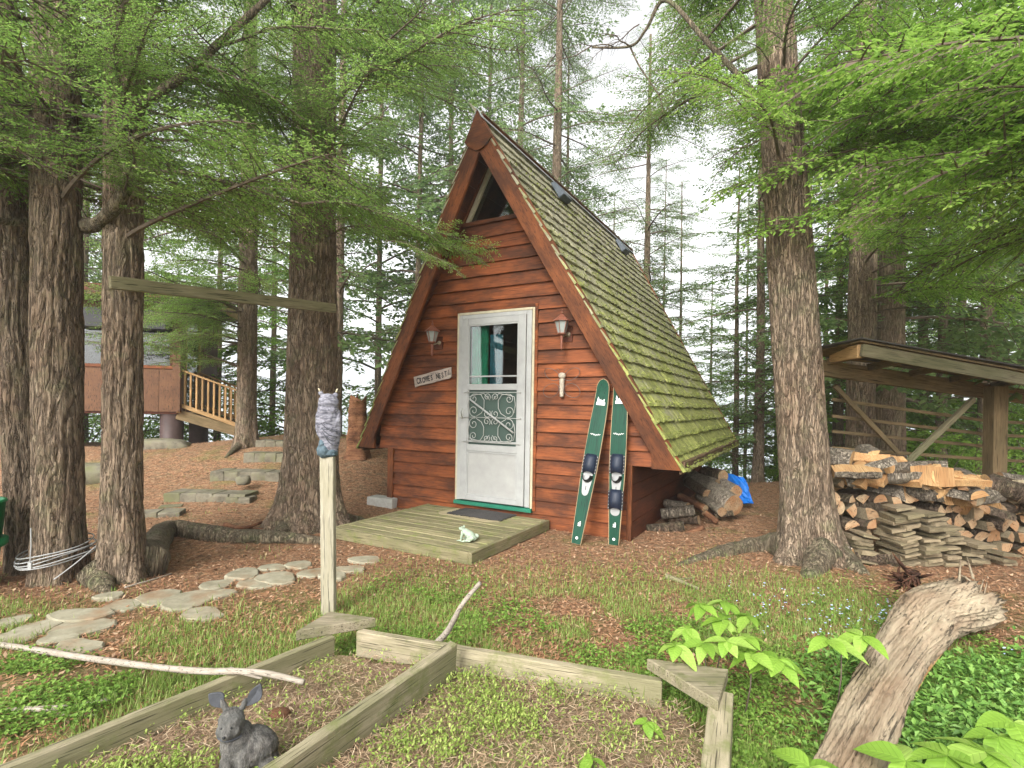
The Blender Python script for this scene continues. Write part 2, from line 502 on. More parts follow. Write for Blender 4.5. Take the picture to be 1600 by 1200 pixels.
def sapling_leaf():
    k = NT('lime_sapling_leaf_veined', .45)
    tc = k.n('TexCoord'); sp = k.n('SeparateXYZ'); k.l(tc.outputs['Object'], sp.inputs[0])
    ay = k.math('ABSOLUTE', sp.outputs['Y'])
    u_ = k.math('SUBTRACT', sp.outputs['X'], k.math('MULTIPLY', ay, .75))
    w_ = k.math('ABSOLUTE', k.math('SINE', k.math('MULTIPLY', u_, 230.0)))
    rib = k.ramp(w_, [(.0, (.62,) * 3), (.22, (1,) * 3)])
    mid = k.ramp(k.math('MULTIPLY', ay, 400.0), [(.2, (1.25,) * 3), (.6, (1,) * 3)])
    oi = k.n('ObjectInfo'); n_ = k.noise(k.coord(), 22, 4)
    c = k.ramp(k.math('ADD', k.math('MULTIPLY', oi.outputs['Random'], .6), k.math('MULTIPLY', n_, .4)), [(.1, (.17, .31, .04)), (.5, (.26, .43, .06)), (.85, (.38, .54, .12))])
    c = k.mix(1.0, k.mix(1.0, c, rib, 'MULTIPLY'), mid, 'MULTIPLY')
    k.bump(w_, .35, .002); k.col(c)
    tr = k.n('BsdfTranslucent'); k.l(c, tr.inputs['Color'])
    mx = k.n('MixShader'); mx.inputs[0].default_value = .35
    k.l(k.b.outputs[0], mx.inputs[1]); k.l(tr.outputs[0], mx.inputs[2]); k.l(mx.outputs[0], k.out.inputs['Surface'])
    return k.m
# glass: clear with a mirror coat
def glass(name, tint=(.8, .85, .85), refl=.16, fg=.7):
    k = NT(name)
    tr = k.n('BsdfTransparent'); tr.inputs[0].default_value = (*tint, 1)
    gl = k.n('BsdfGlossy'); gl.inputs['Roughness'].default_value = .03
    fr = k.n('LayerWeight'); fr.inputs[0].default_value = .3
    f = k.math('ADD', k.math('MULTIPLY', fr.outputs['Fresnel'], fg), refl)
    mx = k.n('MixShader'); k.l(f, mx.inputs[0]); k.l(tr.outputs[0], mx.inputs[1]); k.l(gl.outputs[0], mx.inputs[2])
    k.l(mx.outputs[0], k.out.inputs['Surface'])
    return k.m
M['glass'] = glass('window_glass', (.85, .9, .88), .06)
M['cglass'] = glass('reflecting_cottage_glass', (.28, .33, .30), .08, .25)
M['lampglass'] = plain('frosted_lantern_glass', (.28, .30, .28), .25, noise=.15)
# foliage
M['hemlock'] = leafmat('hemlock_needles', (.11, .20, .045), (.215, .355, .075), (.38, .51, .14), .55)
M['hemlockdark'] = leafmat('dull_hemlock_needles', (.11, .19, .07), (.21, .31, .11), (.32, .44, .16), .55)  # duller, less saturated needle green for the background hemlocks
M['cedar'] = leafmat('cedar_sprays', (.14, .26, .04), (.25, .42, .07), (.42, .57, .14), .55)
M['broad'] = leafmat('broad_bright_leaves', (.10, .20, .03), (.19, .33, .05), (.30, .46, .09), .45)
M['grass'] = leafmat('grass_blades', (.13, .22, .04), (.24, .37, .07), (.46, .46, .20), .4)
M['clover'] = leafmat('low_green_leaves', (.08, .16, .025), (.18, .31, .05), (.32, .46, .10), .4)
M['sprig'] = leafmat('yellow_green_sprigs', (.14, .22, .04), (.26, .36, .07), (.44, .50, .15), .35)
M['vinca'] = leafmat('glossy_periwinkle_leaves', (.06, .14, .03), (.14, .28, .05), (.28, .46, .11), .3, .4)
M['sapling'] = leafmat('lime_sapling_leaves', (.22, .40, .045), (.30, .50, .07), (.38, .58, .10), .4, .5)
M['sapling'] = sapling_leaf()
M['needles'] = leafmat('fallen_needles', (.18, .085, .045), (.43, .225, .115), (.62, .46, .31), .0, .95)
M['straw'] = leafmat('dry_straw_stems', (.16, .09, .055), (.38, .26, .16), (.58, .47, .32), .0, .95)
M['chips'] = leafmat('litter_chips', (.12, .055, .03), (.27, .14, .075), (.48, .34, .22), .0, .95)
M['blueflower'] = plain('pale_blue_petals', (.45, .55, .80), .7)

# ------------------------------------------------------------------ terrain
def build_ground():
    xs = np.concatenate([np.linspace(-60, -10, 26)[:-1], np.linspace(-10, 10, 241), np.linspace(10, 60, 26)[1:]])
    ys = np.concatenate([np.linspace(-40, .4, 26)[:-1], np.linspace(.4, 13, 190), np.linspace(13, 70, 40)[1:]])
    X, Y = np.meshgrid(xs, ys)
    Z = H(X, Y)
    v = np.stack([X, Y, Z], -1).reshape(-1, 3)
    nx, ny = len(xs), len(ys)
    i = np.arange(nx - 1)[None, :] + np.arange(ny - 1)[:, None] * nx
    q = np.stack([i, i + 1, i + 1 + nx, i + nx], -1).reshape(-1, 4)
    k = NT('forest_floor', 1.0)
    tc = k.n('TexCoord'); vec = tc.outputs['Object']
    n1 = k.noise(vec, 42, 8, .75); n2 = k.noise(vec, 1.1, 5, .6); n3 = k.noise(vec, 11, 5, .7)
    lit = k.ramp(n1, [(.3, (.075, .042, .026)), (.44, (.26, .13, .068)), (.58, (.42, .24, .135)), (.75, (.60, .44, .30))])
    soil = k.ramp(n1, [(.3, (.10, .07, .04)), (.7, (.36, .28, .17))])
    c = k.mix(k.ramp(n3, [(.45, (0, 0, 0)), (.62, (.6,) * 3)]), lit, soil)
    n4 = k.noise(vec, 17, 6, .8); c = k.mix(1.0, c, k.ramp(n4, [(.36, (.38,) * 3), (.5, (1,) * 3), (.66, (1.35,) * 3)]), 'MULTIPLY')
    mossc = k.ramp(n1, [(.3, (.07, .085, .02)), (.7, (.26, .29, .08))])
    sp = k.n('SeparateXYZ'); k.l(vec, sp.inputs[0])
    # greener ground towards the front garden
    mr = k.n('MapRange'); k.l(sp.outputs['Y'], mr.inputs[0])
    mr.inputs[1].default_value = 4.4; mr.inputs[2].default_value = 2.6; mr.inputs[3].default_value = .0; mr.inputs[4].default_value = .22
    thr = k.math('ADD', n2, mr.outputs[0])
    c = k.mix(k.ramp(thr, [(.56, (0, 0, 0)), (.72, (.75,) * 3)]), c, mossc)
    k.bump(n1, 1.0, .03)
    k.col(c)
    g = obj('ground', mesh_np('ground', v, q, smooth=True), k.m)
    tag(g, kind='structure')
build_ground()

k = NT('lake_water', .12); k.b.inputs['Specular IOR Level'].default_value = .9
k.col((.35, .42, .46)); k.bump(k.noise(k.coord((1, .35, 1)), 1.5, 4), .25, .05)
wtr = obj('lake_water', mesh_np('lake_water', [(-1500, -300, -2.5), (1500, -300, -2.5), (1500, 2500, -2.5), (-1500, 2500, -2.5)], [(0, 1, 2, 3)]), k.m)
tag(wtr, kind='structure')
def far_shore():
    n = 200
    v, q = [], []
    for i in range(n + 1):
        a = -1.3 + 2.6 * i / n
        for r, hh in ((600, -3), (620, 8), (760, 19), (1100, 23)):
            hz = hh if hh < 0 else hh * (.75 + .35 * float(fbm(a * 6, r * .01, 0, 9, 3))) + 5 * float(vnoise(a * 110, r, 0, 4))
            v.append((r * math.sin(a), r * math.cos(a), hz))
    for i in range(n):
        for j in range(3):
            b = i * 4 + j
            q.append((b, b + 4, b + 5, b + 1))
    k = NT('far_wooded_hill', 1); f = k.noise(k.coord((1, 1, 1)), .06, 6, .7)
    k.col(k.ramp(f, [(.3, (.12, .17, .13)), (.7, (.24, .31, .22))]))
    tag(obj('far_hills', mesh_np('far_hills', v, q, smooth=True), k.m), kind='structure')
far_shore()

# ------------------------------------------------------------------ the A-frame cabin
TH = math.radians(29.5)
O = flat(983, 845)
CAB = empty('cabin', O, -TH)
tag(CAB, 'small red-brown A-frame cabin with mossy shake roof and white storm door', 'cabin')
CM = Matrix.Translation(O) @ Matrix.Rotation(-TH, 4, 'Z')
CMI = CM.inverted()
def cw(x, y, z): return CM @ V(x, y, z)
def wallpt(px, py, y=0.0):
    o = CMI @ CPOS; r = CMI.to_3x3() @ ray(px, py)
    return o + r * ((y - o.y) / r.y)
AX, AZ = -1.60, 4.50                    # apex
EL, ER, EZ = -3.66, .54, .78            # eave corners (outer)
def outer(z, side):                     # outer roof line, side -1 / +1
    t = (z - EZ) / (AZ - EZ)
    return (EL if side < 0 else ER) * (1 - t) + AX * t
def prow(z): return -.10 - .34 * (z - EZ) / (AZ - EZ)     # front edge of the roof leans out
def rear(z): return 4.3 + .85 * (z - EZ) / (AZ - EZ)
WB = -3.13
def wall_lim(z):
    """x-range of the front wall at height z"""
    if z < .765: return WB, 0.0
    inset = .07
    return max(outer(z, -1) + inset, -3.33), min(outer(z, 1) - inset, .24)

def siding():
    e = .1485
    z = .02; DL, DR, DB, DT = -2.115, -1.065, .175, 2.43
    z0 = z
    while z0 < 4.2:
        z1 = z0 + e
        spans = []
        a0, b0 = wall_lim(z0 + .005); a1, b1 = wall_lim(z1 - .002)
        if z0 < .765 < z1 - .01: a0, b0, a1, b1 = *wall_lim(.7), *wall_lim(.7); z1 = .768
        if z0 >= 3.40: break
        if z0 < DT - .03 and z1 > DB + .03:
            spans = [(a0, a1, DL, DL), (DR, DR, b0, b1)]
        else:
            spans = [(a0, a1, b0, b1)]
        for s in spans:
            xa0, xa1, xb0, xb1 = s
            if z0 > .768 and len(spans) == 1 and z0 > 3.3: xa0, xa1 = xa0 + .02, xa1 + .02
            w = R0.uniform(.030, .037)
            t = .006; lip = .012
            n = 8
            mb = MB(); vs = []
            for i in range(n + 1):
                s_ = i / n
                j = R0.uniform(-.0015, .0015)
                xl = xa0 + (xb0 - xa0) * s_; xu = xa1 + (xb1 - xa1) * s_
                vs += [(xl, -w + j, z0 - lip + R0.uniform(-.0015, .0015)), (xl, -.001, z0 - lip), (xu, -.001, z1), (xu, -t, z1)]
            fs = [(3, 2, 1, 0), (n * 4, n * 4 + 1, n * 4 + 2, n * 4 + 3)]
            for i in range(n):
                for k_ in range(4):
                    fs.append((i * 4 + k_, i * 4 + (k_ + 1) % 4, (i + 1) * 4 + (k_ + 1) % 4, (i + 1) * 4 + k_))
            mb.add(vs, fs)
            obj('siding_board', mb, M['siding'], CAB)
        z0 = z1
    return z0
ZT = siding()
# solid wall shell behind the boards, with door and gable window openings
mb = MB()
mb.box(WB, 0, .002, .05, 0, .175).box(WB, -2.115, .002, .05, .175, .765).box(-1.065, 0, .002, .05, .175, .765)
mb.prism([(-3.33, .768), (-2.115, .768), (-2.115, 2.43), (outer(2.43, -1) + .08, 2.43), (-3.33, 1.42)], .002, .05)
mb.prism([(-1.065, .768), (.24, .768), (.24, 1.22), (outer(2.43, 1) - .08, 2.43), (-1.065, 2.43)], .002, .05)
mb.prism([(outer(2.432, -1) + .08, 2.432), (outer(2.432, 1) - .08, 2.432), (outer(ZT, 1) - .08, ZT), (outer(ZT, -1) + .08, ZT)], .002, .05)
obj('wall', mb, M['inside'], CAB)
# lower box: side walls in wide boards, corner boards, floor, back wall
for i in range(4):
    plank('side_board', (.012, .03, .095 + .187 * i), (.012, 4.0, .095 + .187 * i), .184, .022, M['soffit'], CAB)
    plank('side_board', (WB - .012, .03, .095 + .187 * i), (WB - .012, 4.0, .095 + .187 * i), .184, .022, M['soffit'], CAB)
for x in (.006, WB - .006):
    plank('corner_board', (x, -.018, -.02), (x, -.018, .765), .09 if x < 0 else .05, .05, M['barge'], CAB, up=(1, 0, 0))
mb = MB().box(WB, 0, .05, 4.0, .02, .06); obj('floor', mb, M['inside'], CAB)
mb = MB().box(WB, 0, 4.02, 4.06, 0, .76).prism([(-3.33, .768), (.24, .768), (.24, 1.22), (AX, 4.38), (-3.33, 1.36)], 4.02, 4.06)
obj('rear_wall', mb, M['siding'], CAB)
# eave soffits
for k_ in range(4):
    for sgn, xa, xb in ((1, .03, .50), (-1, WB - .03, -3.62)):
        xm = xa + (xb - xa) * (k_ + .5) / 4
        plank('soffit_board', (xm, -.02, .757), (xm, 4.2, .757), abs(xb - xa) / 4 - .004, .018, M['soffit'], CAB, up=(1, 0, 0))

# roof slabs with leaning front and rear edges
def roof_side(sgn):
    ex = ER if sgn > 0 else EL
    d = V(AX - ex, 0, AZ - EZ); L = d.length; d.normalize()
    nrm = V(-d.z * -sgn, 0, abs(d.x)).normalized()
    nrm = V(d.z * sgn, 0, -d.x * sgn).normalized()
    if nrm.z < 0: nrm = -nrm
    def P(s, y, h): return V(ex, 0, EZ) + d * s + V(0, y, 0) + nrm * h
    def yf(s): return prow(EZ + d.z * s)
    def yr(s): return rear(EZ + d.z * s)
    top = -.035
    mb = MB()
    c = [(0, yf(0) + .045), (L, yf(L) + .045), (L, yr(L)), (0, yr(0))]
    vs = [P(s, y, top) for s, y in c] + [P(s, y, top - .03) for s, y in c]
    mb.add(vs, [(0, 1, 2, 3), (7, 6, 5, 4), (0, 4, 5, 1), (1, 5, 6, 2), (2, 6, 7, 3), (3, 7, 4, 0)])
    obj('roof_deck', mb, M['soffit'], CAB)
    # soffit boards on the underside of the front overhang and inside
    n = 14
    for i in range(n):
        s0, s1 = .16 + (L - .3) * i / n, .16 + (L - .3) * (i + 1) / n - .006
        y0, y1 = yf((s0 + s1) / 2) + .05, 0.0
        mb = MB()
        vs = [P(s0, yf(s0) + .05, top - .032), P(s1, yf(s1) + .05, top - .032), P(s1, 4.0, top - .032), P(s0, 4.0, top - .032)]
        vs += [P(s0, yf(s0) + .05, top - .05), P(s1, yf(s1) + .05, top - .05), P(s1, 4.0, top - .05), P(s0, 4.0, top - .05)]
        mb.add(vs, [(0, 1, 2, 3), (7, 6, 5, 4), (0, 4, 5, 1), (1, 5, 6, 2), (2, 6, 7, 3), (3, 7, 4, 0)])
        obj('ceiling_board', mb, M['soffit'], CAB)
    # barge board: flares down to a level foot at the eave
    def barge(yfun, thick, name):
        w = .205
        foot = .30
        ax = ex; inx = ex - sgn * foot
        # profile in x-z, outer then inner edge
        o0 = V(ex, 0, EZ - .03); o1 = P(L, 0, -.0); o1.x = AX; o1.z = AZ
        i1 = V(AX, 0, AZ - w / abs(d.x) * 1.0)
        slope = (AZ - EZ) / (AX - ex)
        iz = EZ + (inx - ex) * slope
        # inner edge: vertical up from the foot then parallel to the slope
        off = w / abs(d.x) * 1.0
        iz = EZ + (inx - ex) * slope - off
        prof = [(o0.x, o0.z), (AX, AZ), (AX, AZ - off), (inx, max(iz, EZ + .06)), (inx, EZ - .03)]
        vs = [V(x, yfun(z), z) for x, z in prof] + [V(x, yfun(z) + thick, z) for x, z in prof]
        nn = len(prof)
        fs = [tuple(range(nn)) if sgn < 0 else tuple(range(nn - 1, -1, -1)), tuple(range(2 * nn - 1, nn - 1, -1)) if sgn < 0 else tuple(range(nn, 2 * nn))]
        fs += [(i, i + nn, (i + 1) % nn + nn, (i + 1) % nn) for i in range(nn)]
        # local frame along the slope so the grain follows the board
        A = Matrix(((d.x, 0, nrm.x, ex), (d.y, 1, nrm.y, 0), (d.z, 0, nrm.z, EZ), (0, 0, 0, 1)))
        Ai = A.inverted()
        me = bpy.data.meshes.new(name); me.from_pydata([tuple(Ai @ p) for p in vs], [], fs); me.update()
        o = obj(name, me, M['barge'], CAB, mw=A)
        bevel(o, .004)
    barge(prow, .04, 'barge_board')
    barge(lambda z: rear(z) - .02, .04, 'rear_barge_board')
    # eave fascia along the side
    plank('eave_fascia', (ex - sgn * .012, yf(0) + .045, EZ - .0), (ex - sgn * .012, yr(0), EZ - .0), .085, .024, M['fascia'], CAB)
    plank('eave_fascia', (ex - sgn * .040, yf(0) + .045, EZ - .015), (ex - sgn * .040, yr(0), EZ - .015), .12, .024, M['fascia'], CAB)
    return P, d, nrm, L, yf, yr
PR, dR, nR, LR, yfR, yrR = roof_side(1)
PL_, dL, nL, LL, yfL, yrL = roof_side(-1)

def shingle_material():
    k = NT('mossy_cedar_shake', .95)
    v = k.coord((14, 1.5, 14)); gr = k.noise(v, 5, 6, .7, .3)
    c = k.ramp(gr, [(.25, (.17, .155, .10)), (.55, (.35, .325, .225)), (.8, (.50, .465, .345))])
    tcw = k.n('NewGeometry')
    mn = k.noise(tcw.outputs['Position'], 2.1, 5, .7); mf = k.noise(tcw.outputs['Position'], 26, 6, .75)
    sp = k.n('SeparateXYZ'); k.l(tcw.outputs['Position'], sp.inputs[0])
    mr = k.n('MapRange'); k.l(sp.outputs['Z'], mr.inputs[0])
    mr.inputs[1].default_value = .8; mr.inputs[2].default_value = 4.3; mr.inputs[3].default_value = .26; mr.inputs[4].default_value = .02
    f = k.math('ADD', k.math('ADD', k.math('MULTIPLY', mn, .5), k.math('MULTIPLY', mf, .5)), mr.outputs[0])
    mc = k.ramp(mf, [(.3, (.09, .105, .03)), (.5, (.23, .25, .06)), (.72, (.42, .41, .13))])
    c = k.mix(k.ramp(f, [(.56, (0, 0, 0)), (.72, (.93,) * 3)]), c, mc)
    oi = k.n('ObjectInfo'); hv = k.n('HueSaturation'); k.l(c, hv.inputs['Color'])
    k.l(k.math('ADD', k.math('MULTIPLY', oi.outputs['Random'], .5), .75), hv.inputs['Value'])
    k.bump(k.math('ADD', gr, k.math('MULTIPLY', mf, 1.5)), .9, .012)
    return k.col(hv.outputs[0])
M['shingle'] = shingle_material()
def shingle_arrays(w, h, th, seed):
    """a tapering split shake with a ragged butt; x width, y up the slope, z out"""
    r = random.Random(seed); nx, ny = 4, 3
    v = []
    for layer in (0, 1):
        for j in range(ny + 1):
            for i in range(nx + 1):
                x = (i / nx - .5) * w
                y = j / ny * h + (r.uniform(-.009, .006) if j == 0 else 0)
                tz = th * (1 - .75 * j / ny)
                z = (tz + r.uniform(-.0035, .0035)) if layer else 0
                v.append((x, y, z))
    N = (nx + 1) * (ny + 1); f = []
    for j in range(ny):
        for i in range(nx):
            a = j * (nx + 1) + i
            f.append((a + N, a + N + 1, a + N + nx + 2, a + N + nx + 1))
    for i in range(nx): f.append((i, i + 1, i + 1 + N, i + N))
    for j in range(ny):
        a = j * (nx + 1); b = a + nx
        f.append((a + nx + 1, a, a + N, a + nx + 1 + N)); f.append((b, b + nx + 1, b + nx + 1 + N, b + N))
    return np.array(v), np.array(f)
SH = [shingle_arrays(1, .27, .022, i) for i in range(8)]
SHM = []
for i, (v, f) in enumerate(SH):
    me = mesh_np('shingle', v, f); me.materials.append(M['shingle']); SHM.append(me)
def shingles(P, d, nrm, L, yf, yr, nsolo, sgn):
    e = .176; rows = int((L - .02) / e)
    placed = []
    r = random.Random(5)
    for k_ in range(rows + 1):
        s = -.045 + k_ * e
        if s > L - .1: break
        y = yf(max(s, 0)) - .015
        yend = yr(max(s, 0)) + .02
        while y < yend - .03:
            w = min(r.uniform(.075, .17), yend - y)
            placed.append((s + r.uniform(-.010, .010), y + w / 2, w - .005, r.randrange(8), r.uniform(-.02, .02), r.uniform(.9, 1.35)))
            y += w
    # x axis of a shingle runs along y of the cabin
    placed.sort(key=lambda t: (CM @ P(t[0], t[1], 0) - CPOS).length)
    ex = P(0, 0, 0)
    bv, bf, nv = [], [], 0
    for idx, (s, y, w, vi, rot, tz) in enumerate(placed):
        ax = V(0, 1, 0) * sgn
        # keep right-handed: X=ax, Y=d, Z=nrm
        X = ax; Y = d; Z = X.cross(Y)
        if Z.dot(nrm) < 0: X = -X; Z = X.cross(Y)
        tilt = Matrix.Rotation(-.055, 3, 'X') @ Matrix.Rotation(rot, 3, 'Z')
        B = Matrix((X, Y, Z)).transposed() @ tilt
        c = P(s, y, -.030)
        if idx < nsolo:
            Mx = B.to_4x4() @ Matrix.Diagonal((w, 1, tz, 1))
            Mx.translation = c
            o = bpy.data.objects.new('shingle', SHM[vi]); link(o, CAB); o.matrix_local = Mx
        else:
            v, f = SH[vi]
            vv = (v * np.array([w, 1, tz])) @ np.array(B).T + np.array(c)
            bv.append(vv); bf.append(f + nv); nv += len(vv)
    me = mesh_np('shingle_courses', np.concatenate(bv), np.concatenate(bf)); me.materials.append(M['shingle'])
    o = bpy.data.objects.new('shingle_courses', me); link(o, CAB); o['kind'] = 'stuff'
shingles(PR, dR, nR, LR, yfR, yrR, 290, 1)
shingles(PL_, dL, nL, LL, yfL, yrL, 0, -1)
# moss tufts lying along the butt edges
def moss_tufts():
    n = 5200
    r = np.random.RandomState(3)
    vs, ts = [], []
    for i in range(n):
        s = (r.randint(0, 23) * .176) - .04 + r.uniform(-.012, .05); 
        if s < 0: s = r.uniform(-.03, .1)
        if r.rand() < s / 6.5: continue
        y = r.uniform(yfR(s), yrR(s))
        c = PR(s, y, 0.002 + r.uniform(0, .012))
        a = r.uniform(.005, .017)
        b = len(vs) * 4
        p = [c + V(*(r.uniform(-a, a, 3))) for _ in range(3)] + [c + nR * a * .9]
        vs.append([tuple(q) for q in p]); ts += [(b, b + 1, b + 3), (b + 1, b + 2, b + 3), (b + 2, b, b + 3)]
    me = mesh_np('roof_moss', np.array(vs).reshape(-1, 3), None, ts)
    me.materials.append(leafmat('roof_moss_tufts', (.10, .12, .03), (.21, .24, .055), (.34, .36, .11), .1, .95))
    o = bpy.data.objects.new('roof_moss', me); link(o, CAB); o['kind'] = 'stuff'
moss_tufts()
# ridge cap and roof vents
mb = MB()
y0, y1 = prow(AZ) - .02, rear(AZ)
for sgn, d in ((1, dR), (-1, dL)):
    a = V(AX, 0, AZ + .022); b = a - d * .13
    mb.add([(a.x, y0, a.z), (a.x, y1, a.z), (b.x, y1, b.z), (b.x, y0, b.z), (a.x, y0, a.z - .006), (a.x, y1, a.z - .006), (b.x - sgn * .004, y1, b.z - .004), (b.x - sgn * .004, y0, b.z - .004)],
           [(0, 1, 2, 3), (7, 6, 5, 4), (0, 3, 7, 4), (1, 5, 6, 2), (2, 6, 7, 3)])
obj('ridge_cap', mb, M['ridge'], CAB)
for yy in (1.28, 3.95):
    s = LR - .36
    A = Matrix((V(0, -1, 0), dR, V(0, -1, 0).cross(dR))).transposed().to_4x4()
    if (V(0, -1, 0).cross(dR)).dot(nR) < 0:
        A = Matrix((V(0, 1, 0), dR, V(0, 1, 0).cross(dR))).transposed().to_4x4()
    A.translation = PR(s, yy, .0)
    mb = MB().prism([(-.13, .0), (.13, .0), (.11, .06), (-.13, .09)], -.14, .14, 'x')
    o = obj('roof_vent', mb, M['vent'], CAB, mw=A); bevel(o, .008)
# gusset that covers the peak
def gusset():
    y = prow(AZ - .2) - .05
    sl = abs((AZ - EZ) / (AX - ER)); sl2 = abs((AZ - EZ) / (AX - EL))
    pr = [(AX, AZ - .0)]
    wR, wL = .175, .175
    zb = AZ - wR * sl
    arc = []
    for i in range(13):
        t = i / 12
        arc.append((AX + wR - (wR + wL) * t, zb - .11 * math.sin(math.pi * t)))
    pts = [(AX, AZ - .012)] + arc
    vs = [V(x, prow(z) - .022, z) for x, z in pts] + [V(x, prow(z) - .002, z) for x, z in pts]
    n = len(pts)
    mb = MB().add(vs, [tuple(range(n)), tuple(range(2 * n - 1, n - 1, -1))] + [(i, i + n, (i + 1) % n + n, (i + 1) % n) for i in range(n)])
    obj('peak_gusset', mb, M['barge'], CAB)
gusset()
# gable window
zb = ZT + .012
wl0, wr0 = outer(zb, -1) + .10, outer(zb, 1) - .10
gx = AX; gz = AZ - .20
win = obj('gable_window', MB().prism([(wl0 + .08, zb + .03), (wr0 - .05, zb + .03), (gx + .02, gz - .08)], .028, .034), M['glass'], CAB)
win['label'] = 'dark triangular window under the peak'
plank('window_sill', (wl0, -.012, zb + .008), (wr0, -.012, zb + .008), .045, .05, M['barge'], win)
plank('window_frame', (wl0 + .02, -.02, zb + .03), (gx - .03, -.02, gz), .035, .05, M['barge'], win, up=(-1, 0, .4))
plank('window_frame', (wl0 + .075, -.005, zb + .03), (gx + .005, -.005, gz - .04), .05, .04, M['cream'], win, up=(-1, 0, .4))
plank('window_frame', (wr0 - .02, -.005, zb + .03), (gx + .02, -.005, gz), .05, .04, M['soffit'], win, up=(1, 0, .4))

# storm door
DOOR = empty('door'); DOOR.parent = CAB
DOOR['label'] = 'white aluminium storm door with scrolled grille and green sill'
x0, x1, zb, zt = -2.075, -1.105, .215, 2.385
def bx(name, a, b, c, d, e, f, mat, parent=DOOR, bv=.003):
    o = obj(name, MB().box(a, b, c, d, e, f), mat, parent)
    if bv: bevel(o, bv)
    return o
bx('casing', x0 - .03, x0 - .002, -.045, .02, zb - .01, zt + .03, M['cream'])
bx('casing', x1 + .002, x1 + .03, -.045, .02, zb - .01, zt + .03, M['cream'])
bx('casing', x0 - .002, x1 + .002, -.047, .02, zt + .004, zt + .032, M['cream'])
bx('brown_trim', x1 + .031, x1 + .065, -.04, .01, .18, zt + .07, M['siding'])
bx('brown_trim', x0 - .045, x0 - .031, -.036, .01, .18, zt + .03, M['siding'])
bx('brown_trim', x0 - .045, x1 + .030, -.04, .01, zt + .033, zt + .068, M['siding'])
bx('sill', x0 - .03, x1 + .03, -.075, .03, .165, .208, M['greensill'])
# outer jambs of the aluminium frame
bx('door_frame', x0, x0 + .052, -.055, .01, zb, zt, M['alu'])
bx('door_frame', x1 - .06, x1, -.055, .01, zb, zt, M['alu'])
bx('door_frame', x0 + .052, x1 - .06, -.055, .01, zt - .045, zt, M['alu'])
# moving leaf: stiles and rails
sx0, sx1 = x0 + .056, x1 - .064
gx0, gx1 = -1.935, -1.255
bx('stile', sx0, gx0 + .004, -.072, -.03, zb + .01, zt - .049, M['alu'])
bx('stile', gx1 - .004, sx1, -.072, -.03, zb + .01, zt - .049, M['alu'])
for za, zc in ((2.265, zt - .049), (1.505, 1.575), (.80, .875), (zb + .01, .285)):
    bx('rail', gx0 + .004, gx1 - .004, -.070, -.032, za, zc, M['alu'])
for (za, zc) in ((1.575, 2.265), (.875, 1.505)):          # inner beads round the openings
    bx('bead', gx0 + .005, gx0 + .020, -.066, -.036, za, zc, M['alu'], bv=0)
    bx('bead', gx1 - .020, gx1 - .005, -.066, -.036, za, zc, M['alu'], bv=0)
bx('bead', gx0 + .021, gx1 - .021, -.066, -.036, 2.248, 2.264, M['alu'], bv=0)
bx('bead', gx0 + .021, gx1 - .021, -.060, -.036, 1.655, 1.672, M['alu'], bv=0)
bx('bead', gx0 + .021, gx1 - .021, -.058, -.036, .905, .925, M['alu'], bv=0)
bx('kick_panel', gx0 + .004, gx1 - .004, -.058, -.040, .287, .798, M['alupanel'])
bx('bead', gx0 + .005, gx0 + .022, -.068, -.059, .287, .798, M['alu'], bv=0)
bx('bead', gx1 - .022, gx1 - .005, -.068, -.059, .287, .798, M['alu'], bv=0)
bx('bead', gx0 + .023, gx1 - .023, -.068, -.059, .287, .303, M['alu'], bv=0)
bx('bead', gx0 + .023, gx1 - .023, -.068, -.059, .782, .798, M['alu'], bv=0)
bx('door_glass', gx0 + .02, gx1 - .02, -.050, -.046, 1.58, 2.262, M['glass'], bv=0)
bx('door_screen', gx0 + .02, gx1 - .02, -.044, -.041, .876, 1.504, M['screen'], bv=0)
def wavy(name, xa, xb, y, z0, z1, mat, amp=.02, n=26, parent=DOOR):
    vs, fs = [], []
    for i in range(n + 1):
        x = xa + (xb - xa) * i / n
        yy = y + amp * math.sin(i * 1.35) + .004 * math.sin(i * 3.1)
        vs += [(x, yy, z0), (x, yy, z1), (x, yy + .004, z0), (x, yy + .004, z1)]
    for i in range(n):
        a = i * 4; b = a + 4
        fs += [(a, b, b + 1, a + 1), (a + 2, a + 3, b + 3, b + 2), (a + 1, b + 1, b + 3, a + 3)]
    return obj(name, MB().add(vs, fs), mat, parent, True)
wavy('curtain', -1.93, -1.70, .012, 1.3, 2.30, M['curtain'])
wavy('curtain', -1.69, -1.52, .03, 1.3, 2.15, M['curtainteal'])
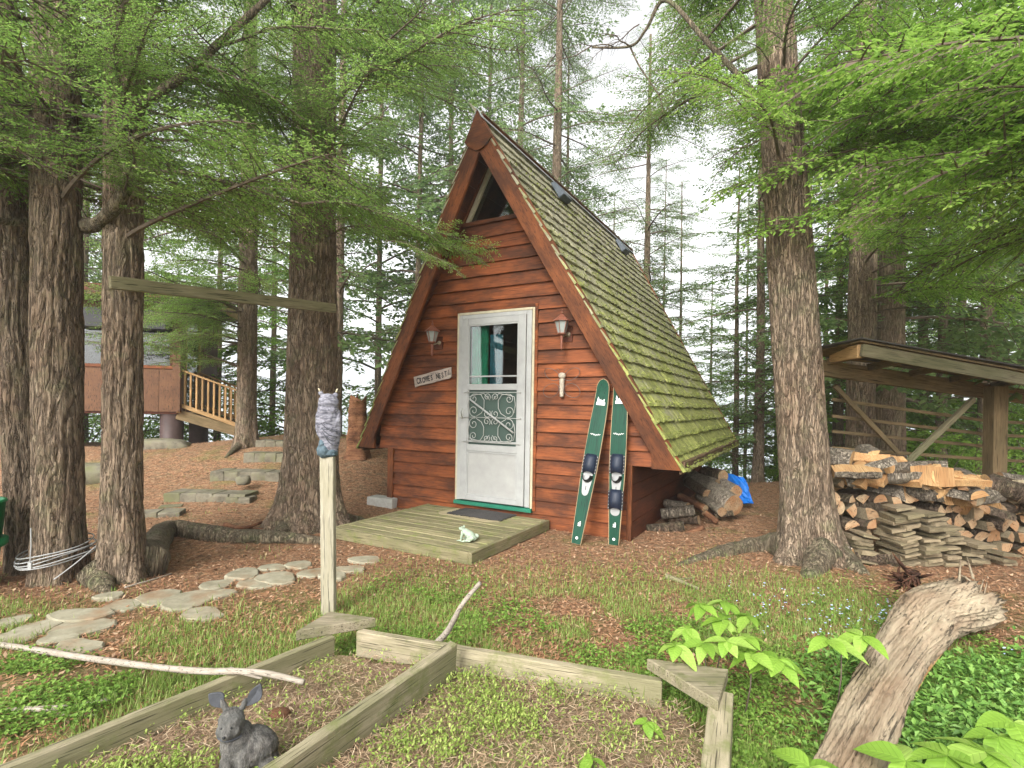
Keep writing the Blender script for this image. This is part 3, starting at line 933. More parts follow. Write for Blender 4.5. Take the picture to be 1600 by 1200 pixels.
# scrolled grille
def spiral(cx, cz, r, turns, a0, dirn, y, n=34):
    return [(cx + r * (1 - .82 * i / n) * math.cos(a0 + dirn * turns * 2 * math.pi * i / n), y, cz + r * (1 - .82 * i / n) * math.sin(a0 + dirn * turns * 2 * math.pi * i / n)) for i in range(n + 1)]
gy = -.082; gr = .0042
gr_root = empty('grille'); gr_root.parent = DOOR
gmb = MB()
for z in (1.478, 1.19, .905):
    gmb.tube([(gx0 - .035, gy, z), (gx1 + .035, gy, z)], .004, 6)
    for x in (gx0 - .035, gx1 + .035): gmb.ell((x, gy, z), (.010, .010, .010), 8)
gcx = (gx0 + gx1) / 2
for sx in (-1, 1):
    for sz in (-1, 1):
        X = lambda x: gcx + sx * x
        Z = lambda z: 1.19 + sz * z
        def sp(cx, cz, r, t, a0, dr):
            return [(gcx + sx * (p[0]), gy, 1.19 + sz * p[2]) for p in spiral(cx, cz, r, t, a0, dr, gy)]
        gmb.tube(sp(.235, .075, .068, 1.35, -1.9, 1), gr, 5)
        gmb.tube(sp(.235, .215, .055, 1.4, 1.9, -1), gr, 5)
        gmb.tube(sp(.055, .235, .045, 1.35, 3.6, -1), gr, 5)
        gmb.tube(sp(.055, .045, .050, 1.35, 2.4, 1), gr, 5)
        arc = [(.215, .27), (.14, .262), (.095, .20), (.095, .11), (.13, .05), (.20, .012)]
        gmb.tube([(X(a), gy, Z(b)) for a, b in arc], gr, 5)
        gmb.tube([(X(a), gy, Z(b)) for a, b in [(.02, .20), (.10, .275), (.20, .262), (.30, .24), (.315, .15), (.30, .06)]], gr, 5)
gme = gmb.mesh('grille', True); gme.materials.append(M['iron'])
bpy.data.objects.remove(gr_root)
gro = bpy.data.objects.new('grille', gme); link(gro, DOOR)
obj('closer_bar', MB().tube([(gx0 + .05, -.092, 1.40), (gx1 - .04, -.092, 1.03)], .011, 8), M['alu'], DOOR, True)
hb = MB().box(sx0 + .012, sx0 + .034, -.085, -.072, 1.17, 1.29)
hb.tube([(sx0 + .022, -.085, 1.25), (sx0 + .022, -.115, 1.25), (sx0 + .026, -.12, 1.20), (sx0 + .05, -.112, 1.17)], .007, 8)
obj('handle', hb, M['iron'], DOOR, True)

# ------------------------------------------------------------------ deck step in front of the door
DECK = empty('deck_step', cw(-1.68, -.8, 0), -TH)
tag(DECK, 'low square wooden platform in front of the cabin door', 'deck')
DX0, DX1, DY0, DY1 = -.82, .83, -.70, .74
nb = 11; bw = (DY1 - DY0 - .0) / nb
for i in range(nb):
    y = DY0 + bw * (i + .5)
    plank('deck_board', (DX0 + .045, y, .098), (DX1 - .045, y, .098 + R0.uniform(-.002, .002)), bw - R0.uniform(.009, .014), .03, M['deck'], DECK, up=(0, 1, 0), n=14)
for x in (DX0 + .021, DX1 - .021):
    plank('rim_board', (x, DY0 - .045, .063), (x, DY1, .063), .105, .04, M['deck'], DECK, n=12)
plank('rim_board', (DX0 + .0, DY0 - .022, .060), (DX1 - .043, DY0 - .022, .060), .105, .04, M['deck'], DECK, n=12)
for x in (DX0 + .3, 0, DX1 - .3):
    plank('joist', (x, DY0 + .01, .042), (x, DY1 - .02, .042), .07, .04, M['soffit'], DECK)
mt = empty('door_mat', cw(-1.60, -.235, .115), -TH)
tag(mt, 'black rubber doormat with ragged edges on the wooden step', 'doormat')
mb = MB(); r = random.Random(2)
for i in range(26):
    x = -.335 + .67 * i / 25
    mb.tube([(x + r.uniform(-.004, .004), -.175 + r.uniform(-.015, .015), .006), (x, 0, .009), (x + r.uniform(-.004, .004), .165 + r.uniform(-.01, .01), .006)], .0075, 5)
for i in range(14):
    y = -.165 + .33 * i / 13
    mb.tube([(-.345 + r.uniform(-.01, .01), y, .008), (0, y, .012), (.345 + r.uniform(-.01, .01), y, .008)], .008, 5)
obj('weave', mb, M['mat'], mt, True)
sd = obj('sand_patch', MB().prism([(-.47, -.14), (-.40, -.22), (.22, -.27), (.36, -.2), (.36, .12), (-.42, .15)], .000, .0025, 'z'), M['sand'])
sd.location = cw(-1.62, -.235, .1125); sd.rotation_euler = (0, 0, -TH)
sd.name = 'sand_patch'; tag(sd, 'pale dusty patch spread under the doormat', 'sand', kind='stuff')
cb = obj('concrete_block', MB().box(-.2, .2, -.1, .1, 0, .14), M['concrete'])
bevel(cb, .008); cb.location = cw(-3.22, -.05, -.015); cb.rotation_euler = (0, 0, -TH + .1)
tag(cb, 'grey concrete footing block under the left corner of the cabin', 'block')

# ------------------------------------------------------------------ frog
FR = empty('frog_figurine', cw(-1.10, -1.24, .114), math.radians(155))
tag(FR, 'pale green ceramic frog sitting near the front edge of the step', 'frog figurine')
# local +x is where it looks
rt = lambda a, ax: Matrix.Rotation(math.radians(a), 3, ax)
sh = [((-.02, 0, .055), (.062, .042, .036), rt(-28, 'Y')), ((.022, 0, .078), (.042, .036, .030), rt(-15, 'Y')),
      ((.062, 0, .103), (.030, .031, .018), rt(-12, 'Y')), ((.052, .02, .120), (.011, .009, .010)), ((.052, -.02, .120), (.011, .009, .010)),
      ((-.06, 0, .03), (.028, .035, .022))]
for s in (-1, 1):
    sh += [((-.048, s * .045, .035), (.042, .019, .025), rt(20, 'Y')), ((-.020, s * .056, .014), (.040, .012, .011)),
           ((.018, s * .062, .006), (.022, .014, .006), rt(s * 15, 'Z')),
           ((.040, s * .036, .065), (.013, .012, .028), rt(8, 'Y')), ((.045, s * .040, .032), (.010, .010, .028)),
           ((.056, s * .044, .006), (.020, .013, .006))]
    for t in (-1, 0, 1): sh.append(((.076, s * .044 + t * .010, .004), (.012, .0035, .0035), rt(t * 18, 'Z')))
blob('body', sh, M['frog'], FR, .0035, .003, .02, 2)
for s in (-1, 1): obj('eye', MB().ell((.060, s * .026, .123), (.005, .004, .005), 10), M['black'], FR, True)

# ------------------------------------------------------------------ wall lanterns
def lantern():
    L = empty('wall_lantern')
    c = (0, -.115)
    mb = MB()
    mb.lathe([(.012, .225), (.016, .212), (.006, .205), (.022, .195), (.055, .165), (.092, .138), (.098, .128), (.080, .126)], 6, c, rot=math.pi / 6)
    mb.lathe([(.002, .262), (.007, .25), (.004, .24), (.010, .232), (.004, .226)], 10, c)
    obj('lamp_roof', mb, M['copper'], L)
    for k in range(6):
        a0, a1 = math.pi / 6 + k * math.pi / 3, math.pi / 6 + (k + 1) * math.pi / 3
        pts = [(c[0] + r_ * math.cos(a), c[1] + r_ * math.sin(a), z) for r_, a, z in ((.040, a0, .0), (.040, a1, .0), (.074, a1, .125), (.074, a0, .125))]
        obj('pane', MB().add(pts + [(c[0] + (p[0] - c[0]) * .95, c[1] + (p[1] - c[1]) * .95, p[2]) for p in pts], [(0, 1, 2, 3), (7, 6, 5, 4), (0, 4, 5, 1), (2, 6, 7, 3)]), M['lampglass'], L)
    mb = MB()
    for k in range(6):
        a = math.pi / 6 + k * math.pi / 3
        mb.tube([(c[0] + .041 * math.cos(a), c[1] + .041 * math.sin(a), 0), (c[0] + .077 * math.cos(a), c[1] + .077 * math.sin(a), .128)], .0042, 5)
    mb.lathe([(.046, .006), (.048, -.004), (.03, -.014), (.016, -.02)], 6, c, rot=math.pi / 6)
    obj('cage', mb, M['copper'], L)
    obj('stem', MB().lathe([(.013, -.018), (.017, -.03), (.013, -.06), (.012, -.10), (.018, -.108), (.011, -.118), (.016, -.13), (.008, -.145), (.012, -.152), (.003, -.17)], 12, c), M['copper'], L, True)
    mb = MB().tube([(.0, -.115, -.025), (.012, -.08, -.022), (.03, -.045, -.005), (.03, -.02, .0)], .009, 8)
    mb.tube([(.03, -.028, 0), (.03, -.001, 0)], [.022, .034], 14)
    obj('bracket', mb, M['brass'], L, True)
    bp = obj('back_plate', MB().box(-.055, .075, -.016, .02, -.075, .075), M['soffit'], L)
    return L
def copy_tree(o, parent=None):
    c = o.copy(); COL.objects.link(c); c.parent = parent
    for ch in list(o.children):
        copy_tree(ch, c)
    return c
lan = lantern()
lan2 = copy_tree(lan)
for L_, px, py, lab in ((lan, 677, 531, 'copper-roofed wall lantern left of the door above the name board'), (lan2, 879, 517, 'copper-roofed wall lantern right of the door under the roof edge')):
    p = wallpt(px, py, -.115)
    L_.location = cw(p.x, -.02, p.z - .03); L_.rotation_euler = (0, 0, -TH)
    tag(L_, lab, 'wall lantern', 'pair of lanterns beside the door')

# ------------------------------------------------------------------ name board
a, b = wallpt(649, 597, -.03), wallpt(707, 582, -.03)
SG = empty('name_sign', cw(a.x, -.042, a.z), -TH)
tag(SG, 'weathered grey board reading CROWES NEST nailed left of the door', 'sign')
L = (b - a).length; ang = math.atan2(b.z - a.z, b.x - a.x)
MS = Matrix.Rotation(-ang, 4, 'Y')
mb = MB(); r = random.Random(4); n = 12
top = [(L * i / n, .066 + r.uniform(-.003, .003)) for i in range(n + 1)]
bot = [(L * i / n, -.066 + r.uniform(-.004, .004)) for i in range(n, -1, -1)]
bot[0] = (L - .012, -.05)
mb.prism(top + bot, -.011, .011)
o = obj('board', mb, M['signwood'], SG, mw=MS); bevel(o, .003)
def text(body, size, x, z, parent, mat, mw, ext=.0012, sx=1.0, rotx=90, y=-.013, shear=0, name='lettering', offset=0.0):
    cu = bpy.data.curves.new(name, 'FONT'); cu.body = body; cu.size = size; cu.extrude = ext; cu.align_x = 'LEFT'; cu.shear = shear; cu.offset = offset
    cu.materials.append(mat)
    t_ = bpy.data.objects.new(name, cu); COL.objects.link(t_)
    me = bpy.data.meshes.new_from_object(t_); bpy.data.objects.remove(t_)
    o = bpy.data.objects.new(name, me); link(o, parent)
    o.matrix_local = mw @ Matrix.Translation((x, y, z)) @ Matrix.Rotation(math.radians(rotx), 4, 'X') @ Matrix.Diagonal((sx, 1, 1, 1))
    return o
for i, (ch, dz, s) in enumerate(zip('CROWES NEST', (0, 0, -.002, .002, 0, 0, 0, .004, -.002, 0, .003), (.108, .100, .094, .098, .096, .096, 0, .100, .092, .090, .094))):
    if ch == ' ': continue
    xp = .040 + i * .0435 - (.012 if i > 6 else 0)
    text(ch, s, xp * L / .56, -.036 + dz, SG, M['black'], MS, sx=.56 * L / .56 * (.8 if ch == 'W' else 1), offset=.0020)
hx = L - .055
mb = MB().tube([(hx, -.012, -.02), (hx + .022, -.012, .038), (hx + .044, -.012, -.02), (hx, -.012, -.02)], .003, 5)
mb.tube([(hx + .016, -.012, -.02), (hx + .016, -.012, .0), (hx + .026, -.012, .0), (hx + .026, -.012, -.02)], .002, 5)
obj('little_house_mark', mb, M['black'], SG, mw=MS)

# ------------------------------------------------------------------ wire dragonfly ornament
p = wallpt(879, 600, -.04)
DF = empty('insect_ornament', cw(p.x, -.045, p.z), -TH)
tag(DF, 'wall ornament of a winged insect with pale carved body and wire wings', 'wall ornament')
mb = MB().ell((0, -.01, .088), (.042, .03, .034), 14)
obj('head', mb, M['cork'], DF, True)
mb = MB(); pr_ = []
for i in range(17):
    t = i / 16
    pr_.append(((.028 + .003 * math.sin(i * 2.6)) * (1 - .25 * t) * (1 if 0 < i < 16 else .5), .058 - .20 * t))
mb.lathe(pr_, 12, (0, -.012)); obj('body', mb, M['cork'], DF, True)
mb = MB()
for s in (-1, 1):
    for (cx, cz, a, b_, rr) in ((.115, .10, .095, .055, .5), (.120, -.07, .095, .07, -.35)):
        pts = []
        for i in range(25):
            w = 2 * math.pi * i / 24
            x, z = a * math.cos(w), b_ * math.sin(w)
            pts.append((s * (cx + x * math.cos(rr) - z * math.sin(rr)), -.02 - .008 * math.sin(w * 2), cz + x * math.sin(rr) + z * math.cos(rr)))
        mb.tube(pts, .0036, 5, cap=False)
    mb.tube([(s * .01, -.015, .10), (s * .035, -.02, .15), (s * .06, -.02, .165)], .002, 5)
obj('wire_wings', mb, M['wire'], DF, True)

# ------------------------------------------------------------------ water skis leaning on the wall
def ski(base, topp, label, straps, wmax=.165):
    """built lying along +x, face towards +z"""
    S = bpy.data.objects.new('water_ski', None); link(S)
    d = topp - base; L = d.length
    M4, _ = frame(base, topp, up=(CM.to_3x3() @ V(0, -1, .2)))
    S.matrix_local = M4
    n = 40; v = []
    def half(t):
        w = wmax / 2 * (.62 + .38 * min(1, t / .45))
        if t > .62: w *= 1 - .25 * ((t - .62) / .38) ** 2
        if t > .95: w *= math.sqrt(max(0.0, 1 - ((t - .95) / .0502) ** 2)) * .97 + .03
        return w
    def zc(t): return (.0 if t < .80 else .55 * (t - .80) ** 2 * 2.2)
    def add(mb, inset, z0, z1, m):
        vs = []
        for i in range(n + 1):
            t = i / n if i < n else 1
            t = 1 - (1 - t) ** 1.25
            w = max(half(t) - inset, .001); x = t * (L - inset) + (inset * .5 if i == 0 else 0)
            vs += [(x, -w, zc(t) + z0), (x, w, zc(t) + z0), (x, w, zc(t) + z1), (x, -w, zc(t) + z1)]
        fs = [(3, 2, 1, 0), (n * 4, n * 4 + 1, n * 4 + 2, n * 4 + 3)]
        for i in range(n):
            for k in range(4): fs.append((i * 4 + k, i * 4 + (k + 1) % 4, (i + 1) * 4 + (k + 1) % 4, (i + 1) * 4 + k))
        mb.add(vs, fs, m)
    mb = MB(); add(mb, 0, -.007, .006, 0); obj('ski_edge', mb, M['skiedge'], S)
    mb = MB(); add(mb, .005, .0062, .0085, 0); obj('ski_face', mb, M['ski'], S)
    mb = MB().tube([(.03 * L, 0, -.03), (.03 * L + .001, 0, -.008)], [.004, .03], 6); 
    I = Matrix.Identity(4)
    # decals
    zt = .0088
    mb = MB()
    t0 = .86 * L
    zz = zc(.87) + .0105
    mb.box(t0 - .035, t0 - .005, -.045, .045, zz - .001, zz + .001)
    def z_at(x): return zc(x / L) + .0095
    for poly in ([(t0, -.03), (t0 + .03, -.036), (t0 + .012, -.008)], [(t0, -.005), (t0 + .028, .004), (t0 + .004, .018)], [(t0 + .001, .012), (t0 + .05, .034), (t0 + .01, .042)], [(t0 - .002, -.04), (t0 + .008, -.03), (t0 + .004, .036), (t0 - .004, .036)]):
        k = len(poly)
        mb.add([(x, y, z_at(x) + .001) for x, y in poly] + [(x, y, z_at(x) - .002) for x, y in poly], [tuple(range(k)), tuple(range(2 * k - 1, k - 1, -1))] + [(i, i + k, (i + 1) % k + k, (i + 1) % k) for i in range(k)])
    obj('emblem', mb, M['white'], S)
    sc_ = []
    for i in range(40):
        u_ = i / 39
        sc_.append((.655 * L + .008 * math.sin(u_ * 34) * (1 - .3 * u_) + .004 * math.sin(u_ * 9), .052 - .104 * u_, .0095))
    obj('script_mark', MB().tube(sc_, .0022, 4), M['white'], S)
    mb = MB().box(.115 * L, .123 * L, -.014, .014, .0086, .0096).box(.105 * L, .111 * L, -.014, .014, .0086, .0096).box(.127 * L, .132 * L, -.012, .0, .0086, .0096)
    obj('tail_mark', mb, M['white'], S)
    obj('tail_dot', MB().lathe([(.014, .0086), (.012, .0105)], 14, (.035 * L, 0)), M['white'], S)
    # boots / bindings
    def binding(xc, full):
        bnd = MB()
        n = 12
        # rubber arch over the foot
        for j, (xa, sc2) in enumerate(((xc + .14, .7), (xc + .06, 1.0), (xc - .01, 1.0))):
            pass
        vs, fs = [], []
        rows = [(xc + .17, .030, .050), (xc + .13, .052, .060), (xc + .06, .062, .062), (xc + .0, .060, .055), (xc - .03, .035, .050)]
        for (x, h, w) in rows:
            for i in range(n + 1):
                a_ = math.pi * i / n
                vs.append((x + (0.03 * math.sin(a_) if x == rows[-1][0] else 0), w * math.cos(a_), .009 + h * math.sin(a_)))
        for r_ in range(len(rows) - 1):
            for i in range(n):
                a_ = r_ * (n + 1) + i
                fs.append((a_, a_ + 1, a_ + n + 2, a_ + n + 1))
        o = obj('binding', MB().add(vs, fs), M['rubber'], S, True)
        sol = o.modifiers.new('thick', 'SOLIDIFY'); sol.thickness = .004
        fl = MB().box(xc - .02, xc + .16, -.076, -.058, .0087, .014).box(xc - .02, xc + .16, .058, .076, .0087, .014)
        obj('binding_flange', fl, M['blackrubber'], S)
        rv = MB()
        for i in range(6):
            for s in (-1, 1): rv.lathe([(.005, .014), (.004, .018)], 6, (xc - .01 + i * .032, s * .067))
        obj('rivet', rv, M['chrome'], S)
        if full:
            pl = [(xc - .10 + .05 * math.cos(a_), .036 * math.sin(a_)) for a_ in [math.pi / 2 + math.pi * i / 10 for i in range(11)]]
            pl = [(xc - .19 + (p_[0] - xc + .10), p_[1]) for p_ in pl] + [(xc - .10, -.048), (xc + .02, -.048), (xc + .02, .048), (xc - .10, .048)]
            obj('heel_plate', MB().prism(pl, .0088, .0118, 'z'), M['chrome'], S)
            hh = MB(); vs, fs = [], []
            for (rz, z) in ((.058, .012), (.05, .04), (.043, .065)):
                for i in range(n + 1):
                    a_ = math.pi / 2 + math.pi * i / n
                    vs.append((xc - .04 + rz * 1.25 * math.cos(a_), rz * math.sin(a_), z))
            for r_ in range(2):
                for i in range(n):
                    a_ = r_ * (n + 1) + i; fs.append((a_, a_ + 1, a_ + n + 2, a_ + n + 1))
            o = obj('heel_cup', MB().add(vs, fs), M['blackrubber'], S, True)
            sol = o.modifiers.new('thick', 'SOLIDIFY'); sol.thickness = .005
            mk = MB().box(xc - .185, xc - .145, -.003, .003, .0119, .0126)
            obj('plate_mark', mk, M['black'], S)
        else:
            pl = [(xc - .045 + .035 * math.cos(a_), .045 * math.sin(a_)) for a_ in [math.pi / 2 + math.pi * i / 10 for i in range(11)]] + [(xc, -.045), (xc, .045)]
            obj('toe_plate', MB().prism(pl, .0088, .0118, 'z'), M['chrome'], S)
    for xc, full in straps: binding(xc * L, full)
    tag(S, label, 'water ski')
    return S
b1 = flat(900, 850, .01); t1 = cw(*(wallpt(946, 594, -.06)))
b2 = flat(959, 852, .01); t2 = cw(*(wallpt(971, 590, -.09)))
ski(b1, t1, 'green water ski with one boot leaning tilted against the wall', [(.43, True)])
ski(b2, t2, 'upright green water ski with boot and second toe strap beside the corner', [(.43, True), (.22, False)])

# ------------------------------------------------------------------ trees
def trunk_mesh(pts, rad, nth=128, step=.028, flare=.5, fh=.35, lobes=5, seed=0, amp=.014, topz=None):
    """pts: centre line (x,y,z) polyline, rad radii; ridged bark as real relief"""
    pts = np.array([tuple(p) for p in pts], float); rad = np.array(rad, float)
    z0, z1 = pts[0, 2] - .25, pts[-1, 2]
    zd = topz if topz else z1
    zs = np.concatenate([np.arange(z0, min(zd, z1), step), np.linspace(min(zd, z1), z1, 24)]) if zd < z1 else np.arange(z0, z1, step)
    cx = np.interp(zs, pts[:, 2], pts[:, 0]); cy = np.interp(zs, pts[:, 2], pts[:, 1]); rr = np.interp(zs, pts[:, 2], rad)
    th = np.linspace(0, 2 * np.pi, nth, endpoint=False)
    Z, T = np.meshgrid(zs, th, indexing='ij')
    hz = np.maximum(Z - pts[0, 2], -.2)
    Rr = rr[:, None] * np.ones_like(T)
    rs = np.random.RandomState(seed); ph = rs.uniform(0, 6.28, 3)
    lob = .55 * np.cos(lobes * T + ph[0]) + .45 * np.cos((lobes - 2) * T + ph[1])
    Rr = Rr * (1 + flare * np.exp(-hz / fh) * (1 + .75 * lob) + .05 * np.cos(2 * T + ph[2] + hz))
    ct, st_ = np.cos(T), np.sin(T)
    k = 15.0
    wob = .35 * fbm(ct * Rr * 4, st_ * Rr * 4, Z * 3, seed + 7, 2)
    n = fbm(ct * Rr * k * 1.3 + wob, st_ * Rr * k * 1.3 + wob, Z * 3.0, seed, 3)
    ridge = 1 - np.abs(n) * 4.5
    plate = fbm(ct * Rr * 22, st_ * Rr * 22, Z * 11, seed + 3, 2)
    Rr = Rr + amp * (.7 - 1.8 * np.clip(ridge, 0, 1) ** 1.5) + amp * .5 * plate
    X = cx[:, None] + Rr * ct; Y = cy[:, None] + Rr * st_
    v = np.stack([X, Y, Z], -1).reshape(-1, 3)
    m = len(zs)
    i = np.arange(m - 1)[:, None] * nth; j = np.arange(nth)[None, :]
    q = np.stack([i + j, i + (j + 1) % nth, i + nth + (j + 1) % nth, i + nth + j], -1).reshape(-1, 4)
    return mesh_np('trunk', v, q, smooth=True)

def branch_arrays(seed, L=2.0, leaf=.035, lw=.010, tstep=.085, sstep=.055, lstep=.026, droop=.22, fan=1.0, tlen=.36, sub=.30, density=1.0, hang=.12):
    r = np.random.RandomState(seed)
    LV = []; WV = []; WF = []; nw = 0
    def wood_tube(P, Rr, n=3):
        nonlocal nw
        P = np.array(P); base = nw
        for i in range(len(P)):
            t = P[min(i + 1, len(P) - 1)] - P[max(i - 1, 0)]; t = t / (np.linalg.norm(t) + 1e-9)
            a = np.cross(t, [0, 0, 1.0]); a /= (np.linalg.norm(a) + 1e-9); b = np.cross(a, t)
            for k in range(n):
                w = 2 * np.pi * k / n
                WV.append(P[i] + (a * np.cos(w) + b * np.sin(w)) * Rr[i]); nw += 1
        for i in range(len(P) - 1):
            for k in range(n):
                WF.append((base + i * n + k, base + i * n + (k + 1) % n, base + (i + 1) * n + (k + 1) % n, base + (i + 1) * n + k))
    ph = r.uniform(0, 6.28, 4)
    def axis(s):
        t = s / L
        return np.array([s, .07 * L * np.sin(2.2 * t + ph[0]) * t + .02 * np.sin(9 * t + ph[1]), .10 * s - droop * L * t ** 2 + .012 * np.sin(11 * t + ph[2])])
    ss = np.linspace(0, L, 14)
    wood_tube([axis(s) for s in ss], [.016 * (1 - s / L) ** .8 * L / 2 + .0022 for s in ss], 5)
    def leaves(p0, dirv, length, up, start=0.0):
        n = max(1, int(length / lstep * density))
        side = np.cross(up, dirv); side /= (np.linalg.norm(side) + 1e-9)
        for i in range(n):
            s = start + (length - start) * (i + r.rand()) / n
            for sg in (-1, 1):
                if r.rand() < .12: continue
                a = r.uniform(.55, 1.15)
                d = dirv * np.cos(a) + side * sg * np.sin(a) + up * r.uniform(-.6, .4)
                d /= np.linalg.norm(d)
                l = leaf * r.uniform(.6, 1.15) * (1 - .35 * s / max(length, .01))
                c = p0 + dirv * s
                wv = np.cross(d, up + r.uniform(-.6, .6, 3)); wv /= (np.linalg.norm(wv) + 1e-9)
                LV.append((c, c + d * l * .45 + wv * lw, c + d * l, c + d * l * .5 - wv * lw))
        d = dirv
        wv = side; c = p0 + dirv * length
        LV.append((c - d * .3 * leaf, c + d * leaf * .3 + wv * lw, c + d * leaf, c + d * leaf * .3 - wv * lw))
    s = .16 * L
    while s < L * .985:
        for sg in (-1, 1):
            if r.rand() < .08: continue
            t = s / L
            l = tlen * L * (.35 + .9 * (1 - t)) * min(1, t * 3.2) * r.uniform(.6, 1.15)
            if l < .05: l = .06
            a = r.uniform(.75, 1.15) * fan
            p0 = axis(s)
            dv = np.array([np.cos(a), sg * np.sin(a), r.uniform(-.45, .16)]); dv /= np.linalg.norm(dv)
            n = max(3, int(l / .09)); P = []
            for i in range(n + 1):
                u_ = i / n * l
                P.append(p0 + dv * u_ + np.array([.10 * u_ * u_, 0, -hang * 2.2 * u_ * u_]))
            wood_tube(P, [.0042 * (1 - i / (n + 1)) + .0012 for i in range(n + 1)])
            P = np.array(P)
            u_ = sstep * .6; q = 1
            while u_ < l:
                k = min(int(u_ / l * n), n - 1); f = u_ / l * n - k
                pt = P[k] * (1 - f) + P[k + 1] * f
                tv = P[k + 1] - P[k]; tv /= np.linalg.norm(tv)
                upv = np.cross(tv, np.cross([0, 0, 1.0], tv)); upv /= np.linalg.norm(upv)
                sidev = np.cross(upv, tv)
                sl = (sub * (l - u_) + .035) * r.uniform(.6, 1.1)
                b = r.uniform(.6, .95)
                dv2 = tv * np.cos(b) + sidev * q * np.sin(b) + np.array([0, 0, r.uniform(-.55, .2)])
                dv2 /= np.linalg.norm(dv2)
                leaves(pt, dv2, sl, upv)
                q = -q; u_ += sstep * r.uniform(.5, .75)
            tv = P[-1] - P[-2]; tv /= np.linalg.norm(tv)
            leaves(P[-1] - tv * .05, tv, .07, np.array([0, 0, 1.0]))
        s += tstep * r.uniform(.8, 1.2)
    lv = np.array(LV).reshape(-1, 3); WV_ = np.array(WV); WF_ = np.array(WF)
    nl = len(lv) // 4
    lf = np.arange(nl * 4).reshape(-1, 4)
    return lv, lf, WV_, WF_
def branch_mesh(name, mat, **kw):
    lv, lf, wv, wf = branch_arrays(**kw)
    v = np.concatenate([lv, wv]); q = np.concatenate([lf, wf + len(lv)])
    mi = np.concatenate([np.zeros(len(lf)), np.ones(len(wf))])
    me = mesh_np(name, v, q, mi=mi); me.materials.append(mat); me.materials.append(M['twig'])
    return me
FINE = [branch_mesh('branch', M['hemlock'], seed=10 + i, L=1.6, leaf=.026, lw=.0058, tstep=.062, sstep=.046, lstep=.0185, droop=.16 + .05 * i, tlen=.34) for i in range(4)]
MEDI = [branch_mesh('branch', M['hemlock'], seed=20 + i, L=2.2, leaf=.042, lw=.010, tstep=.10, sstep=.075, lstep=.032, droop=.14 + .05 * i, tlen=.34) for i in range(4)]
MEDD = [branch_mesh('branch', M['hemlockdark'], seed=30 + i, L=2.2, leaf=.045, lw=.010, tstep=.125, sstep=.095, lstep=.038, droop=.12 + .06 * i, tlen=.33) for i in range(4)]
CEDR = [branch_mesh('branch', M['cedar'], seed=40 + i, L=1.5, leaf=.030, lw=.0085, tstep=.075, sstep=.045, lstep=.020, droop=.26 + .05 * i, tlen=.36, fan=.8, hang=.3) for i in range(4)]
LONGH = [branch_mesh('branch', M['hemlock'], seed=70 + i, L=2.8, leaf=.030, lw=.0075, tstep=.085, sstep=.060, lstep=.024, droop=.15 + .05 * i, tlen=.30) for i in range(4)]
LONGC = [branch_mesh('branch', M['cedar'], seed=80 + i, L=2.8, leaf=.038, lw=.0105, tstep=.095, sstep=.058, lstep=.026, droop=.20 + .05 * i, tlen=.30, fan=.85, hang=.3) for i in range(4)]
TWIGS = []
for i in range(3):                     # bare dead branches
    r = random.Random(60 + i); mb = MB()
    L = 1.6
    ax = [V(L * t / 12, .04 * math.sin(t * .9 + i), .03 * t * .6 - .012 * t * t * .2 + r.uniform(-.01, .01)) for t in range(13)]
    mb.tube(ax, [.015 * (1 - t / 13) + .002 for t in range(13)], 6)
    for t in range(2, 12):
        for s in (-1, 1):
            if r.random() < .3: continue
            l = r.uniform(.15, .5) * (1 - t / 15); a = r.uniform(.5, 1.1)
            d = V(math.cos(a), s * math.sin(a), r.uniform(-.2, .2))
            P = [ax[t] + d * (l * k / 4) + V(0, 0, -.02 * k * k * l + r.uniform(-.01, .01)) for k in range(5)]
            mb.tube(P, [.005 * (1 - k / 5) + .0012 for k in range(5)], 4)
            for k in (2, 3):
                d2 = d + V(r.uniform(-.5, .5), r.uniform(-.8, .8), r.uniform(-.3, .3))
                mb.tube([P[k], P[k] + d2 * l * .3], .0014, 3)
    me = mb.mesh('dead_branch', True); me.materials.append(M['twig']); TWIGS.append(me)

def put_branch(me, parent, p, azim, pitch, sc, roll=0, name='branch'):
    o = bpy.data.objects.new(name, me); link(o, parent)
    o.location = Vector(p) - parent.location
    o.rotation_euler = Matrix.Rotation(azim, 3, 'Z').to_4x4().to_3x3().to_euler() if False else (Matrix.Rotation(azim, 3, 'Z') @ Matrix.Rotation(-pitch, 3, 'Y') @ Matrix.Rotation(roll, 3, 'X')).to_euler()
    o.scale = (sc, sc, sc)
    return o
CABPOLY = [(545, 720), (575, 600), (625, 470), (742, 150), (990, 370), (1165, 690), (1165, 920), (480, 920), (480, 820)]
def inpoly(x, y, P=CABPOLY):
    c = False; j = len(P) - 1
    for i in range(len(P)):
        if ((P[i][1] > y) != (P[j][1] > y)) and (x < (P[j][0] - P[i][0]) * (y - P[i][1]) / (P[j][1] - P[i][1]) + P[i][0]): c = not c
        j = i
    return c
def clear(p, azim, pitch, L, ylim, cabin=True):
    """does a branch keep out of the open view of the yard and cabin?"""
    d = V(math.cos(azim) * math.cos(pitch), math.sin(azim) * math.cos(pitch), math.sin(pitch))
    sd_ = V(-math.sin(azim), math.cos(azim), 0)
    for t in (.25, .5, .75, 1.0):
        for s in (-1, 0, 1):
            q = Vector(p) + d * (L * t) + V(0, 0, -.14 * L * t * t) + sd_ * (s * .30 * L * (1.1 - t))
            x, y = pix(q)
            if q.y < .6: 
                if q.y > -1.5 and abs(q.x) < 1.6: return False
                continue
            if q.y < 1.6 and -100 < x < 1700 and y > -60: return False
            if -150 < x < 1750:
                if y > ylim(x): return False
                if cabin and q.y < 7.5 and inpoly(x, y): return False
    return True
